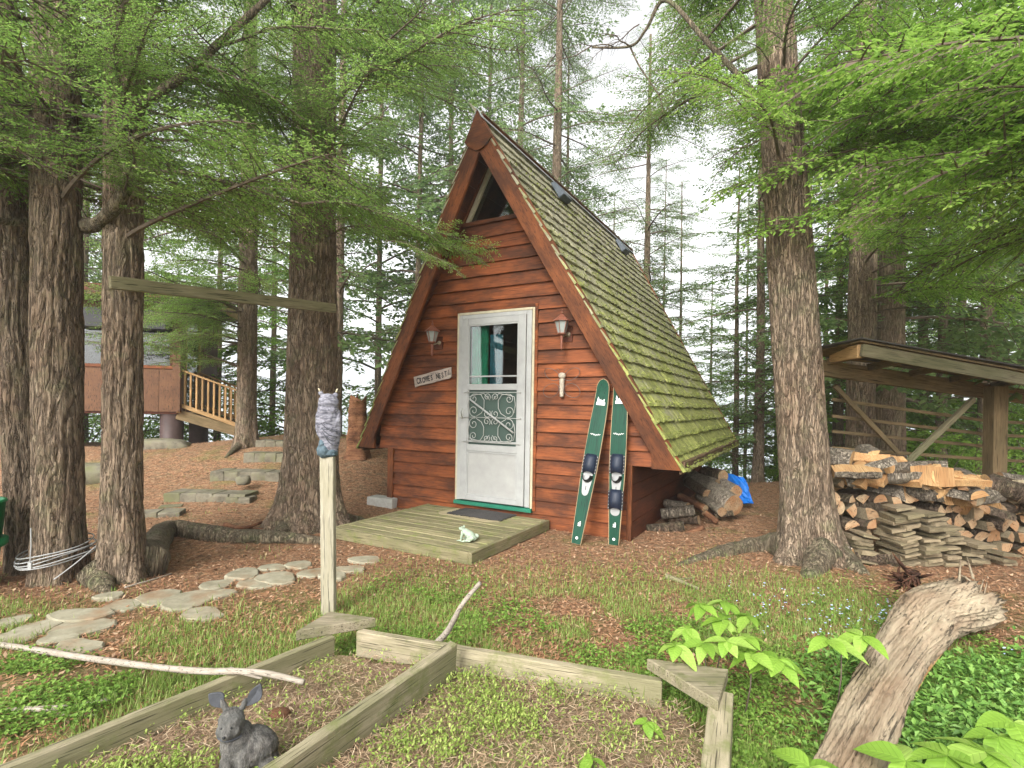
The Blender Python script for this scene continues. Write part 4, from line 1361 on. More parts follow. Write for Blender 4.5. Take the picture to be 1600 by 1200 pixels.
def conifer(base, r0, lean, h, zs, n, Ls, meshes, label, ylim, seed, name='hemlock_tree', cat='tree', group=None, nth=150, bend=0, flare=.5, dead=6, mat='bark', roots=(), amp=.0105, cabin=True, azr=None, step=.024):
    r = random.Random(seed)
    base = Vector(base)
    T = empty(name, base); tag(T, label, cat, group)
    pts, rad = [], []
    for i in range(9):
        t = i / 8
        z = h * t
        pts.append((lean[0] * z + bend * math.sin(t * 3.1), lean[1] * z, z)); rad.append(r0 * (1 - .80 * t ** 1.5) * (1 if i else 1.0))
    vis = min(h, 1.33 + (634 / 817) * base.y - base.z + .4)
    obj('trunk', trunk_mesh(pts, rad, nth, step, flare, .3, 5, seed, amp, topz=vis), M[mat], T)
    def cl(z):
        t = z / h
        return base + V(lean[0] * z + bend * math.sin(t * 3.1), lean[1] * z, z), r0 * (1 - .8 * t ** 1.1)
    k = tries = 0
    while k < n and tries < n * 14:
        tries += 1
        z = zs[0] + (zs[1] - zs[0]) * r.random() ** 1.15
        az_ = r.uniform(0, 2 * math.pi) if azr is None else r.uniform(*azr)
        L = Ls * r.uniform(.65, 1.15) * (1 - .4 * (z / h))
        pitch = r.uniform(-.12, .28)
        p, rr = cl(z)
        me = meshes[r.randrange(len(meshes))]
        ml = 1.6 if meshes is FINE else (1.5 if meshes is CEDR else 2.2)
        if not clear(p, az_, pitch, L, ylim, cabin): continue
        q = p + V(math.cos(az_), math.sin(az_), 0) * rr * .6
        put_branch(me, T, q, az_, pitch, L / ml, r.uniform(-.25, .25)); k += 1
    k = tries = 0
    while k < dead and tries < dead * 14:
        tries += 1
        z = zs[0] * .75 + (zs[1] - zs[0]) * .5 * r.random(); az_ = r.uniform(0, 2 * math.pi)
        p, rr = cl(z); L = r.uniform(.6, 1.2)
        if not clear(p, az_, .0, L, ylim, cabin): continue
        put_branch(TWIGS[r.randrange(3)], T, p + V(math.cos(az_), math.sin(az_), 0) * rr * .6, az_, r.uniform(-.2, .3), L / 1.6, r.uniform(-.5, .5), 'dead_branch'); k += 1
    for path, ra in roots:
        root(path, ra, T)
    return T
def root(path, ra, T, name='root'):
    pts = [Vector(p) for p in path]
    # smooth resample with wander
    P = []
    for i in range(len(pts) - 1):
        for s in range(8):
            t = s / 8
            p0, p1, p2, p3 = pts[max(i - 1, 0)], pts[i], pts[i + 1], pts[min(i + 2, len(pts) - 1)]
            P.append(.5 * ((2 * p1) + (p2 - p0) * t + (2 * p0 - 5 * p1 + 4 * p2 - p3) * t * t + (3 * p1 - p0 - 3 * p2 + p3) * t ** 3))
    P.append(pts[-1])
    n = len(P); ntheta = 20
    rs = [ra[0] + (ra[1] - ra[0]) * (i / (n - 1)) ** .8 for i in range(n)]
    mb = MB(); mb.tube([p - T.location for p in P], rs, ntheta)
    v = np.array(mb.v); nn = fbm(v[:, 0] * 9, v[:, 1] * 9, v[:, 2] * 9, 4, 3)
    c = np.repeat(np.array([tuple(p - T.location) for p in P]), ntheta, 0)
    v = c + (v - c) * (1 + .28 * nn)[:, None]
    mb.v = [tuple(q) for q in v]
    return obj(name, mb, M['barkmoss'], T, True)

def boughs(T, foot, lean, n, xr, yr, dr, meshes, ylim, seed, cabin=True, rr=.2):
    """limbs from a trunk that reach the parts of the canopy seen in the photograph"""
    r = random.Random(seed); k = t = 0
    while k < n and t < n * 30:
        t += 1
        px, py, d = r.uniform(*xr), r.uniform(*yr), r.uniform(*dr)
        q = at(px, py, d)
        z = q.z - T.location.z + r.uniform(.0, .35)
        if z < (1.9 if d < 6.5 else .9): continue
        p = T.location + V(lean[0] * z, lean[1] * z, z)
        h = V(q.x - p.x, q.y - p.y, 0); L = h.length * 1.15
        if L < .5 or L > 3.3: continue
        az_ = math.atan2(h.y, h.x); pitch = r.uniform(.0, .25)
        if not clear(p, az_, pitch, L, ylim, cabin): continue
        put_branch(meshes[r.randrange(len(meshes))], T, p + h.normalized() * rr * .5, az_, pitch, L / 2.8, r.uniform(-.5, .5)); k += 1

def yl(pts):
    xs = [p[0] for p in pts]; ys = [p[1] for p in pts]
    return lambda x: float(np.interp(x, xs, ys))
YL_LEFT = yl([(-200, 320), (120, 330), (200, 345), (300, 380), (440, 400), (520, 430), (640, 440), (760, 400), (820, 300)])
YL_MID = yl([(0, 560), (200, 560), (300, 560), (420, 560), (520, 560), (620, 560)])
YL_RIGHT = yl([(1000, 120), (1120, 300), (1180, 400), (1240, 330), (1300, 420), (1400, 520), (1600, 560)])

pA = on(48, 890); pB = on(92, 905); pC = on(190, 905); pD = on(486, 822); pE = on(1266, 872); pF = on(385, 697)
conifer(pA, .13, (-.085, .01), 13, (2.5, 6.0), 8, 1.7, FINE, 'leftmost hemlock trunk at the picture edge, half cut off', YL_LEFT, 101, flare=.25)
TB = conifer(pB, .150, (-.022, .0), 14, (2.6, 6.2), 9, 1.8, FINE, 'thick hemlock trunk with grey cable wound round its foot', YL_LEFT, 102, flare=.22)
TC = conifer(pC, .128, (-.014, .0), 14, (2.55, 6.0), 11, 2.0, FINE, 'straight hemlock trunk carrying the left end of the nailed plank', YL_LEFT, 103, flare=.4, bend=0.02,
             roots=[([pC + V(.15, .05, .10), on(262, 838) + V(0, 0, .06), on(350, 846) + V(0, 0, .05), on(440, 848) + V(0, 0, .05), on(515, 850) + V(0, 0, .0)], (.13, .045)),
                    ([pC + V(-.1, -.1, .06), on(170, 930) + V(0, 0, -.01)], (.12, .03))])
TD = conifer(pD, .255, (-.008, .0), 15, (3.0, 7.5), 15, 2.0, FINE, 'big hemlock trunk left of the cabin behind the owl post', YL_LEFT, 104, flare=.6,
             roots=[([pD + V(-.15, -.1, .08), on(432, 838), on(400, 850) + V(0, 0, -.02)], (.12, .03)), ([pD + V(.2, -.05, .08), on(556, 815), on(590, 822) + V(0, 0, -.02)], (.13, .03))])
TE = conifer(pE, .190, (-.083, .0), 14, (3.1, 7.0), 16, 1.8, FINE, 'big leaning hemlock trunk between the cabin and the woodshed', YL_RIGHT, 105, flare=.75,
             roots=[([pE + V(-.2, -.05, .12), on(1190, 858) + V(0, 0, .03), on(1120, 868) + V(0, 0, .01), on(1055, 885) + V(0, 0, -.02)], (.15, .03)),
                    ([pE + V(-.02, -.2, .1), on(1262, 905) + V(0, 0, -.02)], (.15, .05)), ([pE + V(.2, -.05, .08), on(1355, 900) + V(0, 0, -.03)], (.13, .04))])
TF = conifer(pF, .15, (-.006, .0), 13, (2.0, 7.5), 30, 2.1, MEDI, 'slender hemlock beside the neighbouring cottage stairs', YL_MID, 106, flare=.4, nth=40, dead=10,
        roots=[([pF + V(-.05, -.08, .05), on(352, 716)], (.09, .02))])
# trees just outside the frame whose boughs hang into it
TG = conifer((4.9, 3.4, 0), .22, (0, 0), 10, (2.55, 5.2), 22, 2.3, CEDR, 'cedar boughs reaching in from the right edge of the picture', yl([(1000, 150), (1150, 240), (1250, 330), (1400, 440), (1600, 520)]), 107, name='cedar_tree', nth=32, azr=(1.6, 4.4), dead=2)
TH2 = conifer((4.6, 6.9, float(H(4.6, 6.9))), .17, (0, 0), 11, (2.4, 6.5), 24, 2.1, CEDR, 'cedar standing behind the woodshed roof', yl([(1000, 300), (1220, 420), (1350, 500), (1600, 540)]), 108, name='cedar_tree', nth=32, dead=3)
conifer((-4.3, 2.6, 0), .2, (0, 0), 10, (2.5, 5.0), 9, 2.0, FINE, 'hemlock boughs reaching in from the upper left edge', YL_LEFT, 109, nth=32, azr=(-1.0, 1.6), dead=2)
# twisted limb growing from the cable-wound trunk
def limb(T, pxs, r0_, r1_, name='limb'):
    P = [at(x, y, d) for x, y, d in pxs]
    root(P, (r0_, r1_), T, name)
limb(TB, [(120, 352, 4.05), (150, 350, 3.8), (185, 315, 3.7), (200, 268, 3.7), (183, 215, 3.7), (220, 165, 3.75), (285, 120, 3.8), (345, 65, 3.9), (410, 5, 4.0), (450, -40, 4.1)], .055, .022)
limb(TB, [(196, 262, 3.7), (300, 272, 3.75), (380, 292, 3.8), (470, 318, 3.8)], .022, .007)
limb(TB, [(60, 348, 4.0), (0, 345, 3.8), (-60, 320, 3.6)], .035, .02)
r = random.Random(31)
for (x, y, d, az_, L) in ((240, 215, 3.75, .3, 1.2), (300, 120, 3.8, .9, 1.3), (340, 70, 3.9, -.2, 1.3), (215, 180, 3.75, 2.4, 1.2), (380, 290, 3.8, .2, 1.25), (300, 270, 3.75, 1.0, 1.1), (300, 272, 3.75, -.5, .9),
                          (470, 316, 3.8, .1, 1.0), (185, 230, 3.7, 3.0, 1.2), (120, 200, 3.8, 2.6, 1.3), (60, 250, 3.7, 2.9, 1.2), (60, 120, 3.6, .4, 1.4), (150, 60, 3.6, .1, 1.4)):
    put_branch(FINE[r.randrange(4)], TB, at(x, y, d), az_, r.uniform(-.1, .15), L / 1.6, r.uniform(-.3, .3))
# the drooping spray in front of the gable's left edge, and sprays on the big trunk
for (x, y, d, az_, L, pt) in ((520, 340, 4.8, -.05, 1.45, -.08), (600, 355, 4.6, -.08, 1.0, -.10), (600, 375, 4.6, -.25, .8, -.25), (560, 350, 4.7, -.15, 1.1, -.18), (585, 350, 5.0, -.5, .8, -.2), (470, 300, 5.2, -.3, 1.1, 0), (440, 380, 5.2, -.9, .7, -.2), (500, 90, 5.0, -.4, 1.3, -.1), (480, 30, 5.0, -.2, 1.5, 0),
                              (540, 20, 5.2, -.9, 1.4, -.1), (560, 120, 5.6, .3, 1.4, 0), (450, 150, 5.0, -1.2, 1.0, -.1), (610, 60, 5.8, .0, 1.5, 0)):
    put_branch(FINE[r.randrange(4)], TD, at(x, y, d), az_, pt, L / 1.6, r.uniform(-.3, .3))
# bare hanging limb against the sky above the roof
CB = conifer(V(1.0, 13.2, float(H(1.0, 13.2))), .15, (.004, 0), 17, (4, 15), 70, 3.2, MEDD, 'tall hemlock rising straight behind the cabin ridge', lambda x: 2000, 120, nth=28, cabin=False, dead=8, step=.09)
conifer(V(3.3, 13.0, float(H(3.3, 13.0))), .10, (.0, 0), 12, (2, 11.5), 64, 2.7, MEDD, 'lower hemlock with bare lower limbs right of the ridge end', lambda x: 2000, 121, nth=24, cabin=False, dead=12, step=.09)
boughs(TE, pE, (-.083, 0), 8, (900, 1160), (40, 330), (5.6, 8.5), [m for m in LONGH], yl([(800, 200), (950, 330), (1150, 520)]), 14, cabin=False, rr=.1)
limb(TD, [(1040, -5, 5.6), (1015, 40, 5.6), (985, 72, 5.6), (930, 72, 5.7), (905, 78, 5.8)], .03, .008, 'limb') if False else None
limb(TE, [(1183, 150, 4.6), (1100, 60, 4.9), (1040, 0, 5.2), (1010, 45, 5.3), (985, 72, 5.4), (925, 74, 5.6)], .028, .010)
limb(TE, [(985, 74, 5.4), (1000, 105, 5.4), (1030, 150, 5.4), (1035, 175, 5.4)], .010, .004)
for (x, y, d, az_, L) in ((985, 74, 5.4, -2.2, .8), (960, 74, 5.5, -2.6, .7), (1000, 40, 5.3, 2.6, .7), (925, 74, 5.6, 2.9, .7)):
    put_branch(TWIGS[r.randrange(3)], TE, at(x, y, d), az_, -.3, L / 1.6, r.uniform(-.5, .5), 'dead_branch')

YLB = yl([(-200, 340), (120, 345), (200, 350), (300, 390), (440, 420), (520, 440), (640, 440), (760, 380), (820, 260)])
boughs(TB, pB, (-.022, 0), 13, (-80, 330), (-60, 300), (2.6, 5.2), LONGH, YLB, 1)
boughs(TC, pC, (-.014, 0), 18, (-20, 480), (-60, 330), (2.8, 6.0), LONGH, YLB, 2)
boughs(TD, pD, (-.008, 0), 20, (260, 720), (-80, 330), (3.6, 7.5), LONGH, YLB, 3)
boughs(TF, pF, (-.006, 0), 12, (110, 340), (480, 610), (7.2, 9.8), [m for m in LONGH], yl([(0, 655), (240, 650), (420, 560), (600, 500)]), 19, cabin=True, rr=.1)
boughs(TF, pF, (-.006, 0), 16, (150, 420), (330, 560), (7.2, 9.6), [m for m in LONGH], yl([(0, 600), (240, 610), (420, 520), (600, 480)]), 9, cabin=True, rr=.1)
YLR = yl([(1000, 100), (1110, 260), (1180, 350), (1240, 330), (1300, 450), (1400, 500), (1600, 530)])
boughs(TE, pE, (-.083, 0), 13, (1080, 1500), (-80, 320), (3.2, 7.0), LONGC, YLR, 4)
boughs(TG, None, (0, 0), 27, (1130, 1650), (-80, 420), (2.4, 5.2), LONGC, YLR, 5)
boughs(TH2, None, (0, 0), 18, (1200, 1680), (-60, 500), (5.2, 9.0), LONGC, YLR, 6)

# -------- background woods: shared crowns
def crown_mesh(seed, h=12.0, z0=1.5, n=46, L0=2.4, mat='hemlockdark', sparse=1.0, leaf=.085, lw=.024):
    r = random.Random(seed)
    srcs = [branch_arrays(seed=seed * 7 + i, L=2.2, leaf=leaf, lw=lw, tstep=.16 / sparse, sstep=.11 / sparse, lstep=.055, droop=.16 + .10 * i, tlen=.36) for i in range(2)]
    vs, qs, mi, nv = [], [], [], 0
    for k in range(n):
        z = z0 + (h - z0) * (k + r.random()) / n
        L = L0 * r.uniform(.6, 1.15) * (1 - .75 * ((z - z0) / (h - z0)) ** 1.3)
        az_ = k * 2.4 + r.uniform(-.5, .5)
        lv, lf, wv, wf = srcs[r.randrange(2)]
        Rm = np.array((Matrix.Rotation(az_, 3, 'Z') @ Matrix.Rotation(-r.uniform(-.15, .3), 3, 'Y') @ Matrix.Rotation(r.uniform(-.3, .3), 3, 'X'))) * (L / 2.2)
        for src, f, m in ((lv, lf, 0), (wv, wf, 1)):
            vs.append(src @ Rm.T + np.array([0, 0, z])); qs.append(f + nv); nv += len(src); mi.append(np.full(len(f), m))
    me = mesh_np('crown', np.concatenate(vs), np.concatenate(qs), mi=np.concatenate(mi))
    me.materials.append(M[mat]); me.materials.append(M['twig'])
    return me
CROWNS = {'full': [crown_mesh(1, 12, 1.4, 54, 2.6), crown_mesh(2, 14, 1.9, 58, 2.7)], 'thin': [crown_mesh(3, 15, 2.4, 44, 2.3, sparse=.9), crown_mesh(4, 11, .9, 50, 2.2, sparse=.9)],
          'green': [crown_mesh(5, 11, .6, 62, 2.7, 'cedar'), crown_mesh(6, 10, .5, 54, 2.8, 'broad', leaf=.09, lw=.032)]}
TRK = {}
def bg_trunk(h, r0_, seed):
    key = (h, r0_)
    if key not in TRK:
        pts = [(0, 0, 0), (.03, 0, h * .3), (-.03, .02, h * .6), (0, 0, h)]
        TRK[key] = trunk_mesh(pts, [r0_, r0_ * .8, r0_ * .5, .01], 18, .12, .35, .3, 4, seed, .008)
        TRK[key].materials.append(M['bark'])
    return TRK[key]
HT = {('full', 0): 12, ('full', 1): 14, ('thin', 0): 15, ('thin', 1): 11, ('green', 0): 11, ('green', 1): 10}
def bgtree(px, d, kind, v, r0_, label, group, sc=1.0, name='hemlock_tree', rz=0):
    x = (px - 800) / F_PX * d
    z = float(H(x, d)) - .1
    T = empty(name, (x, d, z), rz); T.scale = (sc, sc, sc)
    tag(T, label, 'tree', group)
    o = bpy.data.objects.new('trunk', bg_trunk(HT[(kind, v)], round(r0_ / sc, 3), 50 + v)); link(o, T)
    o = bpy.data.objects.new('crown', CROWNS[kind][v]); link(o, T)
    return T
r = random.Random(77)
Z1 = ('dark hemlocks behind the neighbouring cottage', 'hemlocks behind the cottage')
Z2 = ('hemlocks on the shore between the big trunk and cabin', 'hemlocks left of the cabin')
Z3 = ('tall thin hemlocks behind the cabin roof', 'hemlocks behind the roof')
Z4 = ('slim hemlocks between the cabin and leaning trunk', 'slim hemlocks by the shore')
Z5 = ('bright green forest trees behind the woodshed', 'forest trees behind the woodshed')
Z6 = ('dark trunks close behind the woodshed rails', 'dark trunks behind the woodshed')
BGT = sorted((
    (-60, 12, 'full', 0, .2, Z1, 1.3), (40, 15, 'full', 1, .2, Z1, 1.4), (128, 13.5, 'full', 0, .15, Z1, 1.3), (215, 17, 'green', 0, .12, Z1, 1.4), (340, 15.5, 'green', 0, .10, Z1, 1.3), (60, 20, 'green', 1, .2, Z1, 1.6), (450, 14.5, 'green', 1, .08, Z1, 1.0),
    (425, 17, 'thin', 0, .10, Z2, 1.2), (527, 11.5, 'thin', 0, .10, Z2, 1.3), (590, 16, 'full', 1, .10, Z2, 1.5), (650, 14, 'full', 1, .08, Z2, 1.5), (700, 15, 'full', 0, .10, Z2, 1.6),
    (760, 18, 'full', 1, .12, Z3, 1.7), (805, 14.5, 'full', 1, .13, Z3, 1.5), (880, 17, 'full', 0, .12, Z3, 1.35), (1008, 13.5, 'thin', 1, .085, Z3, .9), (955, 20, 'full', 0, .10, Z3, 1.15), (1035, 19, 'full', 1, .07, Z3, .95), (1060, 17, 'thin', 1, .08, Z3, 1.1), (1110, 21, 'green', 0, .1, Z3, 1),
    (1150, 11.5, 'thin', 1, .07, Z4, .72), (1186, 10.2, 'thin', 1, .10, Z4, .9), (1215, 15, 'green', 0, .1, Z4, 1), (1165, 18, 'thin', 0, .06, Z4, .9),
    (1262, 13, 'green', 0, .12, Z5, 1), (1310, 10.5, 'green', 1, .1, Z5, .8), (1370, 15, 'green', 0, .14, Z5, 1.1), (1440, 12, 'green', 1, .13, Z5, 1), (1500, 17, 'green', 0, .15, Z5, 1.3), (1560, 13.5, 'green', 1, .14, Z5, 1.1), (1640, 12, 'green', 0, .14, Z5, 1), (1400, 20, 'full', 1, .15, Z5, 1.2), (1290, 19, 'green', 1, .15, Z5, 1.2), (1700, 15, 'green', 1, .15, Z5, 1.3), (1480, 24, 'green', 0, .15, Z5, 1.5), (1620, 20, 'green', 1, .15, Z5, 1.4),
    (1388, 8.6, 'full', 0, .23, Z6, 1.1), (1345, 9.8, 'full', 1, .17, Z6, 1), (1470, 9.9, 'thin', 0, .09, Z6, 1), (1540, 9.6, 'full', 0, .12, Z6, 1), (1668, 9.5, 'full', 1, .16, Z6, 1)), key=lambda t: t[0])
seen = {}
for (px, d, kd, v, rr, z, sc) in BGT:
    seen[z[1]] = seen.get(z[1], -1) + 1
    bgtree(px, d, kd, v, rr, '%s of the %s' % (nth_left(seen[z[1]]), z[0]), z[1], sc * r.uniform(.93, 1.07), name='forest_tree' if kd == 'green' else 'hemlock_tree', rz=r.uniform(0, 6.28))

# undergrowth shrubs
def shrub_mesh(seed, n=2600, mat='broad', leaf=.05):
    r = np.random.RandomState(seed)
    u_ = r.normal(size=(n, 3)); u_ /= np.linalg.norm(u_, axis=1)[:, None]
    rad = r.uniform(.35, 1.0, n) ** .6
    lump = 1 + .35 * vnoise(u_[:, 0] * 2.5, u_[:, 1] * 2.5, u_[:, 2] * 2.5, seed)
    c = u_ * (rad * lump)[:, None] * np.array([1.0, 1.0, .75]); c[:, 2] = np.abs(c[:, 2] + .55)
    d = r.normal(size=(n, 3)); d[:, 2] *= .4; d /= np.linalg.norm(d, axis=1)[:, None]
    w = np.cross(d, np.array([0, 0, 1.0]) + r.normal(size=(n, 3)) * .5); w /= np.linalg.norm(w, axis=1)[:, None]
    l = leaf * r.uniform(.7, 1.4, n)[:, None]
    v = np.stack([c, c + d * l * .5 + w * l * .32, c + d * l, c + d * l * .5 - w * l * .32], 1).reshape(-1, 3)
    me = mesh_np('foliage', v, np.arange(n * 4).reshape(-1, 4)); me.materials.append(M[mat]); return me
SHR = [shrub_mesh(1), shrub_mesh(2, 2200), shrub_mesh(3, 2600, 'cedar')]
STM = MB()
for a in range(5): STM.tube([(0, 0, 0), (.25 * math.cos(a * 1.3), .25 * math.sin(a * 1.3), .5), (.5 * math.cos(a * 1.3), .5 * math.sin(a * 1.3), 1.0)], [.02, .012, .005], 5)
STM = STM.mesh('stems', True); STM.materials.append(M['twig'])
r = random.Random(12)
SHC = {}
def shrub(px, d, s, label, group):
    x = (px - 800) / F_PX * d
    SHC[group] = SHC.get(group, -1) + 1
    T = empty('shrub', (x, d, float(H(x, d)) - .05), r.uniform(0, 6)); T.scale = (s, s, s * r.uniform(.9, 1.3))
    tag(T, label % nth_left(SHC[group]), 'shrub', group)
    for nm, me in (('foliage', SHR[r.randrange(3)]), ('stems', STM)):
        link(bpy.data.objects.new(nm, me), T)
for px, d, s in sorted(((1250, 10, .6), (1290, 8.8, .5), (1320, 11, .9), (1360, 12, 1.2), (1400, 9.8, .8), (1430, 11, 1.1), (1470, 8.8, .7), (1510, 11.5, 1.2), (1550, 8.6, .7), (1590, 10.5, 1.2), (1640, 9, 1.0), (1700, 10, 1.2), (1340, 14.5, 1.4), (1450, 14.5, 1.5), (1550, 14.5, 1.5), (1640, 13, 1.5), (1235, 12.5, .8))):
    shrub(px, d, s, 'bright shrub behind the woodpile, %s of the undergrowth', 'undergrowth behind the woodpile')
for px, d, s in sorted(((1200, 12.5, .45), (1212, 13.5, .8))):
    shrub(px, d, s, 'small shrub between cabin and leaning trunk, %s', 'shrubs on the bank')
for px, d, s in sorted(((130, 13.5, 1.2), (200, 14, 1.2), (60, 13, 1.2), (240, 15, 1.2), (430, 14.5, .7), (560, 12.5, .45), (590, 14, .6), (320, 15, .9))):
    shrub(px, d, s, 'leafy shrub on the slope left of the cabin, %s', 'shrubs on the left slope')

# ------------------------------------------------------------------ plank nailed across two trunks
NP = empty('crossbar_plank', (0, 0, 0))
p0, p1 = at(171, 441, pC.y - .235), at(524, 482, pD.y - .335)
NP.location = p0
tag(NP, 'lichen-grey plank nailed level across two hemlock trunks', 'plank')
plank('board', (0, 0, 0), p1 - p0, .092, .035, M['greyplank'], NP, n=16, rough=.002)
for t in (.035, .055, .95, .965):
    q = (p1 - p0) * t + V(0, -.02, .01)
    obj('nail', MB().tube([q, q + V(0, -.006, 0)], .006, 6), M['wire'], NP)
# cable round the trunk foot
mb = MB(); r = random.Random(3)
for k in range(5):
    pts = []
    zc = .14 + k * .026
    for i in range(41):
        a_ = 2 * math.pi * i / 40
        rr = .215 + .012 * math.sin(3 * a_ + k) + .03 * max(0, math.cos(a_)) * (k % 2)
        pts.append((rr * math.cos(a_), rr * math.sin(a_), zc + .045 * math.cos(a_ - .2 * k) + .01 * math.sin(2 * a_ + k)))
    mb.tube(pts, .005, 5)
pts = [(.30 * math.cos(a_), .30 * math.sin(a_), .13 + .0 * a_ + .15 * math.sin(a_ * 1.5 + 1.0)) for a_ in [-.9 + .12 * i for i in range(15)]]
mb.tube(pts, .005, 5)
cbl = obj('cable_loops', mb, M['cable'], None, True); cbl.location = pB + V(-.02, 0, 0)
tag(cbl, 'grey cable looped several times round the foot of the trunk', 'cable')
ct = obj('hanging_tie', MB().tube([(0, 0, 0), (.004, 0, -.12), (-.003, .0, -.24)], .004, 5).box(-.012, .012, -.006, .006, -.28, -.235), M['cable'], None)
ct.location = at(48, 825, pB.y - .30); tag(ct, 'short pale cord with a tag hanging beside the leftmost trunk', 'cord')
# green tub at the very left edge
gb = empty('green_tub', flat(-28, 885, 0.0), .2); gb.location.y = 3.6; gb.location.x = -3.76; gb.location.z = 0
tag(gb, 'green plastic tub half hidden behind the leftmost trunk', 'tub')
mb = MB().lathe([(.15, 0), (.19, .42), (.20, .42), (.195, .43), (.17, .43), (.14, .02)], 24); obj('tub_body', mb, M['greenbin'], gb, True)
obj('tub_rim', MB().lathe([(.192, .20), (.205, .21), (.205, .235), (.194, .24)], 24), M['greenbin'], gb, True)
gb.scale = (1.1, 1.1, 1.42)

# ------------------------------------------------------------------ neighbouring cottage on piers
CA = V(-6.8, 10.6, 0)
ub, vb = V(-.97, -.25, 0).normalized(), V(-.25, .97, 0).normalized()
COT = empty('cottage', CA)
tag(COT, 'orange-brown cottage raised on dark piers behind the left trunks', 'cottage')
def cp(a, b, z): return ub * a + vb * b + V(0, 0, z)
FZ = 1.10
def quadbox(name, a0, a1, b0, b1, z0, z1, mat, parent=COT):
    vs = [cp(a, b, z) for z in (z0, z1) for a, b in ((a0, b0), (a1, b0), (a1, b1), (a0, b1))]
    return obj(name, MB().add(vs, [(3, 2, 1, 0), (4, 5, 6, 7), (0, 1, 5, 4), (1, 2, 6, 5), (2, 3, 7, 6), (3, 0, 4, 7)][::1]), mat, parent)
for i in range(12):
    quadbox('wall_panel', .32 * i + .003, .32 * (i + 1) - .003, 0, .05, FZ, FZ + .86, M['panelwood'])
quadbox('floor_slab', 0, 4.2, .055, 2.7, FZ - .05, FZ + .05, M['soffit'])
quadbox('corner_post', -.07, .07, -.035, .10, FZ, FZ + 2.35, M['panelwood'])
quadbox('wall_upper', .075, 4.2, 0, .05, FZ + 1.72, FZ + 2.3, M['barge'])
w = quadbox('window', .075, 4.0, .015, .03, FZ + .93, FZ + 1.70, M['cglass']); w['label'] = 'long reflecting window band'
for i in range(5):
    quadbox('window_frame', .075 + i * .95, .13 + i * .95, -.01, .055, FZ + .93, FZ + 1.70, M['barge'], w)
quadbox('window_frame', .075, 4.0, -.02, .06, FZ + .865, FZ + .925, M['barge'], w)
quadbox('awning', .1, 1.7, -.35, -.02, FZ + 1.62, FZ + 1.98, M['blackrubber'])
quadbox('rear_wall', -.02, 4.2, 2.62, 2.68, FZ, FZ + 2.3, M['soffit'])
# end wall with door opening
for i, (b0, b1) in enumerate(((.11, .42), (1.35, 1.66), (1.67, 2.0), (2.01, 2.34), (2.35, 2.68))):
    quadbox('wall_panel', -.02, .03, b0, b1, FZ, FZ + 2.3, M['panelwood'])
w = quadbox('glass_door', -.0, .015, .48, 1.30, FZ + .05, FZ + 2.05, M['cglass'])
quadbox('door_frame', -.03, .03, .425, .48, FZ, FZ + 2.1, M['railwood'], w); quadbox('door_frame', -.03, .03, 1.30, 1.345, FZ, FZ + 2.1, M['railwood'], w)
quadbox('roof', -.55, 4.6, -.5, 3.2, FZ + 2.32, FZ + 2.40, M['darkroof'])
quadbox('roof_fascia', -.60, -.555, -.5, 3.2, FZ + 2.22, FZ + 2.42, M['railwood'])
quadbox('roof_fascia', -.60, 4.6, -.55, -.505, FZ + 2.2, FZ + 2.4, M['barge'])
for a, b in ((.16, .25), (2.35, .25), (.3, 2.4), (4.0, .3)):
    q = cp(a, b, 0); gz_ = float(H(q.x + CA.x, q.y + CA.y)) - .1
    mb = MB().lathe([(.215, gz_), (.21, gz_ + .02), (.21, FZ - .055)], 22, (q.x, q.y)); obj('pier', mb, M['culvert'], COT, True)
# stair with railings
ST = empty('wooden_stairs', CA)
tag(ST, 'short golden wooden staircase with railings leading to the cottage', 'stairs')
sd_ = V(.97, .25, 0)
def spt(s, b, z): return vb * b + sd_ * s + V(0, 0, z)
zt_, zb_ = FZ + .03, .72
for i in range(4):
    s = .12 + i * .27; z = zt_ - .02 - (zt_ - zb_) * (i + .3) / 4
    plank('tread', spt(s + .1, .12, z), spt(s + .1, 1.25, z), .27, .035, M['shedwood'], ST, up=sd_)
for b in (.10, 1.27):
    plank('stringer', spt(-.02, b, zt_ - .08), spt(1.22, b, zb_ - .06), .2, .04, M['shedwood'], ST)
    plank('newel_post', spt(1.12, b - .02, zb_ - .05), spt(1.12, b - .02, zb_ + .78), .085, .085, M['railwood'], ST, up=sd_)
    plank('newel_post', spt(.02, b - .02, zt_ - .05), spt(.02, b - .02, zt_ + .82), .085, .085, M['railwood'], ST, up=sd_)
    plank('handrail', spt(-.05, b - .02, zt_ + .86), spt(1.2, b - .02, zb_ + .80), .035, .11, M['railwood'], ST)
    plank('bottom_rail', spt(.05, b - .02, zt_ + .10), spt(1.08, b - .02, zb_ + .12), .08, .035, M['railwood'], ST)
    for i in range(9):
        s = .12 + i * .108; t = s / 1.2
        zl = (zt_ + .12) * (1 - t) + (zb_ + .10) * t
        plank('baluster', spt(s, b - .02, zl), spt(s, b - .02, zl + .70), .035, .035, M['railwood'], ST, up=sd_)
